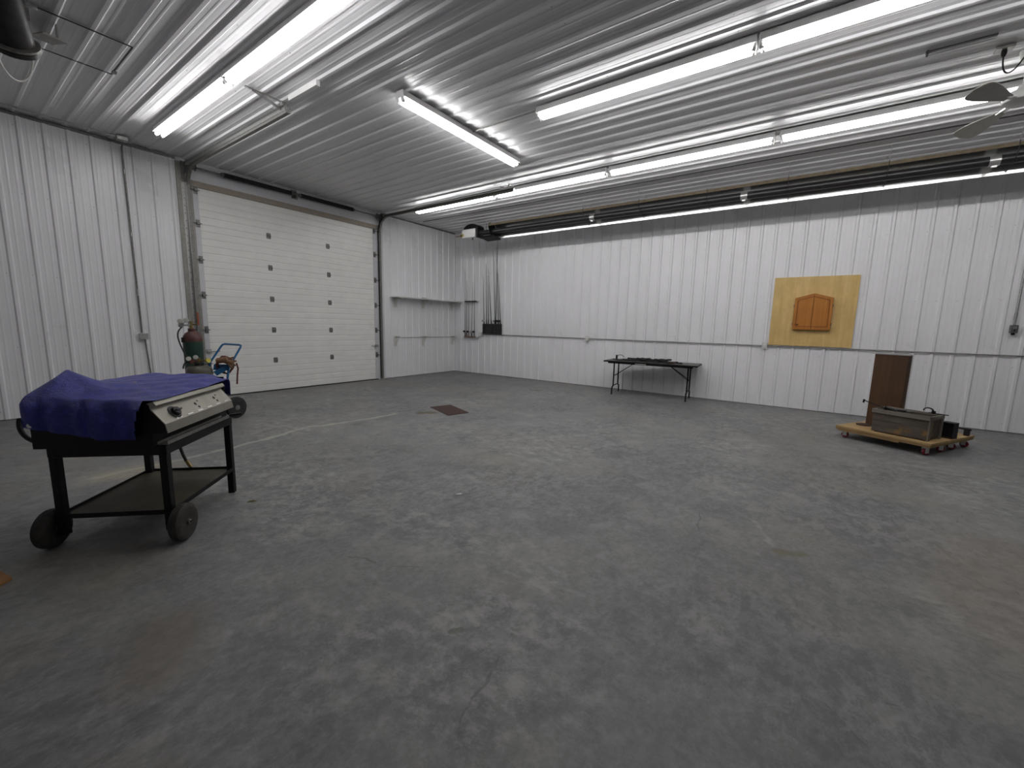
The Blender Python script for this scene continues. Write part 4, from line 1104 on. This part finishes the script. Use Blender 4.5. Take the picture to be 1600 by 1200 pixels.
wheel(0.068, 1); wheel(-GW-0.068, -1)
# griddle body
g('griddle_body', MB().b2((-0.66, -0.045, 0.636), (-0.025, 0.83, 0.735)).b2((-0.66, -0.045, 0.735), (-0.025, -0.030, 0.90)).b2((-0.66, 0.815, 0.735), (-0.025, 0.83, 0.96)).b2((-0.66, -0.03, 0.735), (-0.645, 0.815, 0.90)).b2((-0.04, -0.03, 0.735), (-0.025, 0.815, 0.86)), 'black', smooth=None)
g('griddle_plate', MB().b2((-0.644, -0.029, 0.87), (-0.041, 0.814, 0.885)), 'iron', smooth=None)
pp = [(-0.040, 0.905), (-0.006, 0.918), (0.010, 0.895), (0.007, 0.889), (-0.018, 0.876), (-0.018, 0.868), (0.052, 0.778), (0.062, 0.722), (0.058, 0.720), (0.047, 0.775), (-0.024, 0.866), (-0.028, 0.895)]
panel = g('control_panel', MB().prism(pp, 'Y', -0.052, 0.762), 'stainless', smooth=None)
g('panel_end', MB().prism([(-0.03, 0.88), (0.05, 0.776), (0.06, 0.72), (-0.03, 0.72)], 'Y', -0.050, -0.046), 'black', panel, smooth=None)
g('panel_end', MB().prism([(-0.03, 0.88), (0.05, 0.776), (0.06, 0.72), (-0.03, 0.72)], 'Y', 0.756, 0.760), 'black', panel, smooth=None)
nrm = Vector((0.79, 0, 0.613)).normalized()
Rk = Matrix(((0.613, 0, 0.79), (0, 1, 0), (-0.79, 0, 0.613)))
def face(y, u): return Vector((-0.018+0.07*u, y, 0.868-0.090*u))
kn = g('knob', MB().lathe([(0.046, 0.0), (0.046, 0.004), (0.030, 0.006), (0.028, 0.024), (0.022, 0.028)], face(0.10, 0.52)+nrm*0.0005, 24, R=Rk), 'iron', panel)
g('knob_grip', MB().box(face(0.10, 0.52)+nrm*0.032, (0.010, 0.050, 0.018), Rk), 'iron', kn)
g('knob_pointer', MB().box(face(0.148, 0.38)+nrm*0.006, (0.022, 0.006, 0.012), Rk), 'iron', kn)
for y in (0.345, 0.585):
    g('valve_hole', MB().lathe([(0.011, 0.0), (0.011, 0.0015)], face(y, 0.42)+nrm*0.0003, 14, R=Rk).lathe([(0.009, 0.0), (0.009, 0.0015)], face(y+0.012, 0.68)+nrm*0.0003, 12, R=Rk).lathe([(0.006, 0.0), (0.006, 0.0015)], face(y+0.042, 0.28)+nrm*0.0003, 10, R=Rk), 'black', panel)
for k in range(6):
    y = 0.06+0.118*k
    g('louvre', MB().box(face(y+0.04, 0.90)+nrm*0.002, (0.006, 0.058, 0.003), Rk), 'zinc', panel)
g('drip_tray', MB().b2((-0.03, -0.02, 0.640), (0.036, 0.74, 0.646)).b2((0.032, -0.02, 0.646), (0.036, 0.74, 0.664)).b2((-0.024, -0.02, 0.646), (-0.02, 0.74, 0.66)), 'galv_dark', smooth=None)
g('rear_peg', MB().bar((0.03, 0.76, 0.655), (0.10, 0.80, 0.660), 0.018, 0.018), 'iron')
g('side_handle', MB().tube(bez((-0.665, 0.02, 0.66), (-0.75, 0.03, 0.665), (-0.82, 0.06, 0.72), (-0.83, 0.10, 0.79), 14), 0.013, 10), 'black')
g('side_handle', MB().tube(bez((-0.665, 0.62, 0.66), (-0.75, 0.61, 0.665), (-0.82, 0.58, 0.72), (-0.83, 0.55, 0.79), 14), 0.013, 10), 'black')
hs_ = g('gas_hose', MB().tube(bez((-0.40, 0.80, 0.62), (-0.40, 0.82, 0.45), (-0.38, 0.82, 0.34), (-0.33, 0.80, 0.26), 14), 0.011, 10), 'rubber')
g('hose_fitting', MB().tube([(-0.335, 0.803, 0.27), (-0.30, 0.79, 0.222)], 0.014, 10), 'brass', hs_)

# tarp draped over the griddle (local cart frame)
TU = [-0.655, -0.58, -0.45, -0.30, -0.10, 0.004]
TV = [-0.058, 0.05, 0.14, 0.35, 0.60, 0.845]
TZT = [[0.955, 0.950, 0.940, 0.935, 0.930, 0.922],
       [1.000, 1.040, 0.965, 0.940, 0.931, 0.923],
       [1.025, 1.100, 1.000, 0.946, 0.933, 0.924],
       [0.965, 0.990, 0.985, 0.957, 0.940, 0.926],
       [0.970, 0.982, 0.975, 0.968, 0.957, 0.930],
       [0.965, 0.985, 0.985, 0.983, 0.975, 0.940]]
def ht(a, b):
    i = max(0, min(4, sum(1 for q in TU[1:-1] if a > q))); j = max(0, min(4, sum(1 for q in TV[1:-1] if b > q)))
    u = max(0, min(1, (a-TU[i])/(TU[i+1]-TU[i]))); w = max(0, min(1, (b-TV[j])/(TV[j+1]-TV[j])))
    z = (TZT[j][i]*(1-u)+TZT[j][i+1]*u)*(1-w)+(TZT[j+1][i]*(1-u)+TZT[j+1][i+1]*u)*w
    return z+0.004*math.sin(19*a+7*b)*math.sin(23*b+1)+0.003*math.sin(37*a-29*b)
A0, A1, B0, B1 = -0.655, 0.004, -0.058, 0.845
na, nb = 74, 84
sa = [A0-0.12+(A1-A0+0.12)*i/na for i in range(na+1)]
sb = [B0-0.245+(B1-B0+0.245+0.16)*j/nb for j in range(nb+1)]
vs = []; idx = {}
for i, a in enumerate(sa):
    for j, b in enumerate(sb):
        ol = max(0, A0-a); of = max(0, B0-b); ob = max(0, b-B1)
        ca_, cb_ = max(a, A0), min(max(b, B0), B1)
        z = ht(ca_, cb_)
        if of: ol = 0
        drop = max(ol, of, ob)+0.35*min(ol, ob)
        hang = min(1.0, drop/0.05)
        w1 = 0.010*math.sin(17*a+3)+0.007*math.sin(41*a+9*b)
        w2 = 0.010*math.sin(15*b+1)+0.006*math.sin(37*b)
        x = ca_-hang*(0.020*(1 if ol else 0)+(abs(w2) if ol else 0))-0.03*min(ol, of)
        y = cb_-(hang*(0.010+abs(w1)*1.3+0.05*of) if of else 0)+(hang*(0.010+abs(w1)) if ob else 0)
        lim = 0.235+0.02*math.sin(5*a+1)
        zz = z-drop*0.98+(0.02*hang if drop else 0)
        if of:   # hem level
            f = of/0.245
            base_hem = 0.692+0.085*max(0, min(1, (-0.25-a)/0.40))
            top_z = ht(ca_, B0)
            zz = top_z*(1-f)+base_hem*f if not ol else zz
            y -= 0.012*math.sin(f*PI)
        idx[(i, j)] = len(vs); vs.append(Vector((x, y, zz)))
fs = []
for i in range(na):
    for j in range(nb):
        am = (sa[i]+sa[i+1])/2; bm_ = (sb[j]+sb[j+1])/2
        if bm_ < B0 and am > -0.055+0.04*(bm_-B0)/0.245: continue
        fs.append((idx[(i, j)], idx[(i+1, j)], idx[(i+1, j+1)], idx[(i, j+1)]))
mb = MB().add([gl(*q) for q in vs], fs)
t = thing('blue_tarp', 'crumpled blue tarpaulin draped over the griddle cart', 'tarp', tuple(gl(-0.35, 0.4, 0.69)), GR)
o = part('sheet', mb, M['tarp'], t, world=True, smooth=PI)
sd = o.modifiers.new('thickness', 'SOLIDIFY'); sd.thickness = 0.002
for q in ((-0.745, 0.03, 0.765),):
    part('grommet', MB().lathe([(0.007, 0), (0.014, 0.0), (0.014, 0.003), (0.007, 0.003)], gl(-0.615, -0.098, 0.792), 14, R=Matrix.Rotation(GR, 3, 'Z') @ Matrix.Rotation(PI/2, 3, 'X')), M['zinc'], t, world=True)
part('grommet', MB().lathe([(0.006, 0), (0.013, 0.0), (0.013, 0.003), (0.006, 0.003)], gl(-0.40, 0.42, ht(-0.40, 0.42)+0.002), 14), M['zinc'], t, world=True)

# ------------------------------------------------------------------ gas cylinders and their cart
ox = Vector((2.145, 7.03, 0))
t = thing('oxygen_cylinder', 'tall dark green gas cylinder with maroon shoulder', 'gas cylinder', (ox.x, ox.y, 0.03))
part('cylinder_body', MB().lathe([(0.09, 0.03), (0.112, 0.05), (0.114, 0.30), (0.114, 1.11)], ox, 32), M['green'], t, world=True)
part('shoulder', MB().lathe([(0.1142, 1.095), (0.1142, 1.13), (0.105, 1.175), (0.078, 1.215), (0.045, 1.235), (0.043, 1.245), (0.045, 1.246), (0.045, 1.275), (0.03, 1.28)], ox, 32), M['maroon'], t, world=True)
v = part('valve', MB().lathe([(0.018, 1.28), (0.020, 1.32), (0.014, 1.33), (0.014, 1.36), (0.030, 1.362), (0.030, 1.374), (0.01, 1.376)], ox, 14).tube([ox+Vector((0, 0, 1.33)), ox+Vector((0.05, -0.05, 1.335))], 0.010, 8), M['brass'], t, world=True)
reg = part('regulator', MB().tube([ox+Vector((0, 0, 1.325)), ox+Vector((-0.10, 0.03, 1.32))], 0.011, 8).lathe([(0.03, -0.02), (0.038, 0.0), (0.03, 0.02)], ox+Vector((-0.11, 0.03, 1.325)), 16, 'Y'), M['chrome'], t, world=True)
for d in ((-0.125, 0.0, 1.375), (-0.055, 0.0, 1.385)):
    part('gauge', MB().lathe([(0.030, -0.014), (0.032, 0.014), (0.028, 0.016)], ox+Vector(d), 18, R=Vector((-0.3, -0.93, 0.1)).to_track_quat('Z', 'Y').to_matrix()).tube([ox+Vector(d), ox+Vector((-0.10, 0.03, 1.325))], 0.007, 6), M['gauge'], reg, root=t, world=True)
hose = bez(ox+Vector((-0.10, 0.02, 1.30)), ox+Vector((-0.20, -0.02, 1.22)), ox+Vector((-0.20, -0.05, 1.15)), ox+Vector((-0.10, -0.10, 0.84)), 18)
part('hose', MB().tube(hose, 0.009, 8), M['rubber'], t, world=True)
part('label_band', MB().lathe([(0.1148, 0.98), (0.1150, 0.985), (0.1150, 1.085), (0.1148, 1.09)], ox, 32), M['green'], t, world=True)
part('cap_chain_lug', MB().box(ox+Vector((-0.118, -0.02, 1.12)), (0.03, 0.04, 0.07)), M['black'], t, world=True, bevel=0.004)
ac = Vector((2.10, 6.735, 0))
t = thing('acetylene_cylinder', 'short wide olive-grey gas cylinder in front of the green one', 'gas cylinder', (ac.x, ac.y, 0.03))
part('cylinder_body', MB().lathe([(0.12, 0.03), (0.15, 0.05), (0.152, 0.10), (0.152, 0.66), (0.157, 0.665), (0.157, 0.685), (0.152, 0.69), (0.152, 0.72), (0.138, 0.755), (0.10, 0.778), (0.05, 0.785)], ac, 36), M['olive'], t, world=True)
part('collar', MB().lathe([(0.05, 0.783), (0.055, 0.785), (0.055, 0.82), (0.03, 0.825)], ac, 20), M['iron'], t, world=True)
part('valve', MB().lathe([(0.016, 0.82), (0.018, 0.87), (0.022, 0.872), (0.022, 0.888), (0.008, 0.89)], ac, 12).tube([ac+Vector((0, 0, 0.85)), ac+Vector((0.08, -0.06, 0.85))], 0.011, 8), M['brass'], t, world=True)
part('hand_wheel', MB().lathe([(0.01, -0.01), (0.032, -0.012), (0.034, 0.0), (0.032, 0.012), (0.01, 0.010)], ac+Vector((0.09, -0.065, 0.85)), 16, R=Vector((0.3, -0.9, 0.2)).to_track_quat('Z', 'Y').to_matrix()), M['yellow'], t, world=True)
reg = part('regulator', MB().tube([ac+Vector((0, 0, 0.85)), ac+Vector((-0.09, -0.02, 0.845))], 0.010, 8).lathe([(0.026, -0.018), (0.034, 0.0), (0.026, 0.018)], ac+Vector((-0.085, -0.03, 0.845)), 14, 'Y'), M['hose_red'], t, world=True)
for d in ((-0.125, -0.05, 0.885), (-0.045, -0.05, 0.90)):
    part('gauge', MB().lathe([(0.027, -0.012), (0.029, 0.012), (0.025, 0.014)], ac+Vector(d), 18, R=Vector((-0.25, -0.93, 0.2)).to_track_quat('Z', 'Y').to_matrix()), M['gauge'], reg, root=t, world=True)
part('outlet_hose', MB().tube(bez(ac+Vector((-0.12, -0.03, 0.84)), ac+Vector((-0.17, -0.02, 0.84)), ac+Vector((-0.175, -0.02, 0.80)), ac+Vector((-0.185, -0.03, 0.755)), 10), 0.009, 8), M['rubber'], t, world=True)
# blue cart
co = Vector((2.36, 6.80, 0))
t = thing('cylinder_cart', 'blue two-wheeled gas cylinder cart with slanted loop handle', 'cart', tuple(co))
hl = [(2.27, 6.86, 0.80), (2.425, 6.86, 1.03), (2.445, 6.855, 1.055), (2.47, 6.84, 1.062), (2.60, 6.70, 1.052), (2.612, 6.685, 1.045), (2.605, 6.68, 1.02), (2.47, 6.67, 0.80)]
part('handle', MB().tube(hl, 0.0135, 10), M['blue'], t, world=True)
part('upright', MB().tube([(2.27, 6.86, 0.80), (2.27, 6.88, 0.72), (2.28, 6.95, 0.10)], 0.0135, 10).tube([(2.47, 6.67, 0.80), (2.42, 6.65, 0.72), (2.32, 6.62, 0.10)], 0.0135, 10), M['blue'], t, world=True)
part('cross_plate', MB().box((2.37, 6.74, 0.74), (0.012, 0.24, 0.085), (0, 0.25, math.radians(30))), M['blue'], t, world=True, bevel=0.003)
part('side_gusset', MB().bar((2.27, 6.70, 0.66), (2.43, 6.66, 0.76), 0.012, 0.07), M['blue'], t, world=True, smooth=None)
part('base_plate', MB().b2((1.93, 6.56, 0.018), (2.32, 7.12, 0.030)), M['blue'], t, world=True, smooth=None)
part('toe_skid', MB().b2((1.95, 6.60, 0.0), (2.0, 7.08, 0.018)).b2((2.25, 6.60, 0.0), (2.30, 7.08, 0.018)), M['blue'], t, world=True, smooth=None)
part('axle', MB().tube([(2.47, 6.70, 0.155), (2.33, 7.10, 0.155)], 0.011, 8).bar((2.30, 6.75, 0.06), (2.45, 6.75, 0.155), 0.03, 0.012).bar((2.28, 7.0, 0.06), (2.37, 7.0, 0.155), 0.03, 0.012), M['blue'], t, world=True)
axd = Vector((0.33, -0.94, 0)).normalized(); Rw = axd.to_track_quat('Z', 'Y').to_matrix()
for c in ((2.485, 6.66, 0.155), (2.315, 7.14, 0.155)):
    w = part('wheel', MB().lathe([(0.08, -0.03), (0.13, -0.035), (0.15, -0.025), (0.155, 0.0), (0.15, 0.025), (0.13, 0.035), (0.08, 0.03)], c, 30, R=Rw), M['rubber'], t, world=True)
    part('hub', MB().lathe([(0.02, -0.035), (0.085, -0.015), (0.085, 0.015), (0.02, 0.035)], c, 20, R=Rw), M['galv_dark'], w, root=t, world=True)
# torch hose and leather gloves over the cart
pts = []
for i in range(70):
    a = 2*PI*i/20; r = 0.12+0.012*math.sin(i*1.3)
    pts.append((2.40+0.030*math.sin(i*0.37)+r*0.55*math.cos(a), 6.70-0.06*math.cos(a)*0.6+0.01*math.sin(i), 0.775+r*math.sin(a)*0.95+0.004*math.cos(i*1.7)))
solo('torch_hose', MB().tube(pts, 0.009, 7), M['hose_red'], 'coiled dark red welding hose hung on the blue cart', 'hose', base=(2.4, 6.7, 0.66))
solo('torch_hose', MB().tube([(2.52, 6.635, 0.80), (2.53, 6.62, 0.72), (2.515, 6.62, 0.62), (2.50, 6.61, 0.5)], 0.011, 7), M['hose_red'], 'loose red hose end hanging below the blue cart plate', 'hose', base=(2.49, 6.65, 0.5))
gv = MB()
for k, (p, q, r) in enumerate((((2.30, 6.68, 0.84), (2.40, 6.62, 0.86), 0.04), ((2.36, 6.64, 0.85), (2.46, 6.60, 0.80), 0.036), ((2.40, 6.62, 0.86), (2.475, 6.60, 0.885), 0.014), ((2.42, 6.62, 0.84), (2.50, 6.59, 0.83), 0.014), ((2.42, 6.60, 0.82), (2.485, 6.58, 0.77), 0.014), ((2.40, 6.60, 0.80), (2.44, 6.585, 0.74), 0.014))):
    p, q = Vector(p), Vector(q)
    gv.tube([p-(q-p)*0.12, p, p.lerp(q, 0.5), q, q+(q-p)*0.08], [r*0.55, r*0.95, r*1.05, r*0.95, r*0.4], 10)
solo('leather_glove', gv, M['leather'], 'brown leather work glove lying over the blue cart', 'glove', base=(2.4, 6.62, 0.74))

# ------------------------------------------------------------------ on the floor
q = [(4.866, 5.163), (5.238, 5.048), (4.967, 4.387), (4.596, 4.484)]
solo('floor_plate', MB().prism(q, 'Z', 0.0, 0.008), M['rust'], 'rusty steel plate lying over the floor drain pit', 'plate', smooth=None, base=(4.91, 4.77, 0))
solo('drain_cover', MB().lathe([(0.005, 0.0), (0.155, 0.0), (0.155, 0.004), (0.14, 0.005), (0.005, 0.003)], (7.83, 4.90, 0), 30), M['galv_dark'], 'small round grey drain cover far back on the floor', 'drain cover')
solo('cardboard_scrap', MB().prism([(-0.08, 3.30), (0.085, 3.352), (0.128, 3.385), (0.118, 3.44), (0.09, 3.55), (-0.10, 3.56)], 'Z', 0.0, 0.012), M['card'], 'torn orange-brown cardboard scrap at the left picture edge', 'cardboard', smooth=None)
lf = MB()
for i in range(7):
    a = random.uniform(0, 6.28); c = Vector((1.355+random.uniform(-.02, .02), 3.46+random.uniform(-.02, .02), 0.002))
    d = Vector((math.cos(a), math.sin(a), 0))*0.02; n_ = Vector((-d.y, d.x, 0))*0.4
    lf.add([c-d, c-n_, c+d, c+n_, c+Vector((0, 0, 0.006))], [(0, 1, 4), (1, 2, 4), (2, 3, 4), (3, 0, 4), (3, 2, 1, 0)])
solo('dry_leaf', lf, M['leaf'], 'crumpled yellow-green leaf debris on the floor by the griddle cart', 'leaf', smooth=None)
solo('paper_scrap', MB().prism([(2.452, 2.30), (2.49, 2.282), (2.496, 2.266), (2.47, 2.262), (2.448, 2.28)], 'Z', 0, 0.006), M['paper'], 'tiny white scrap lying on the open floor', 'scrap', smooth=None)
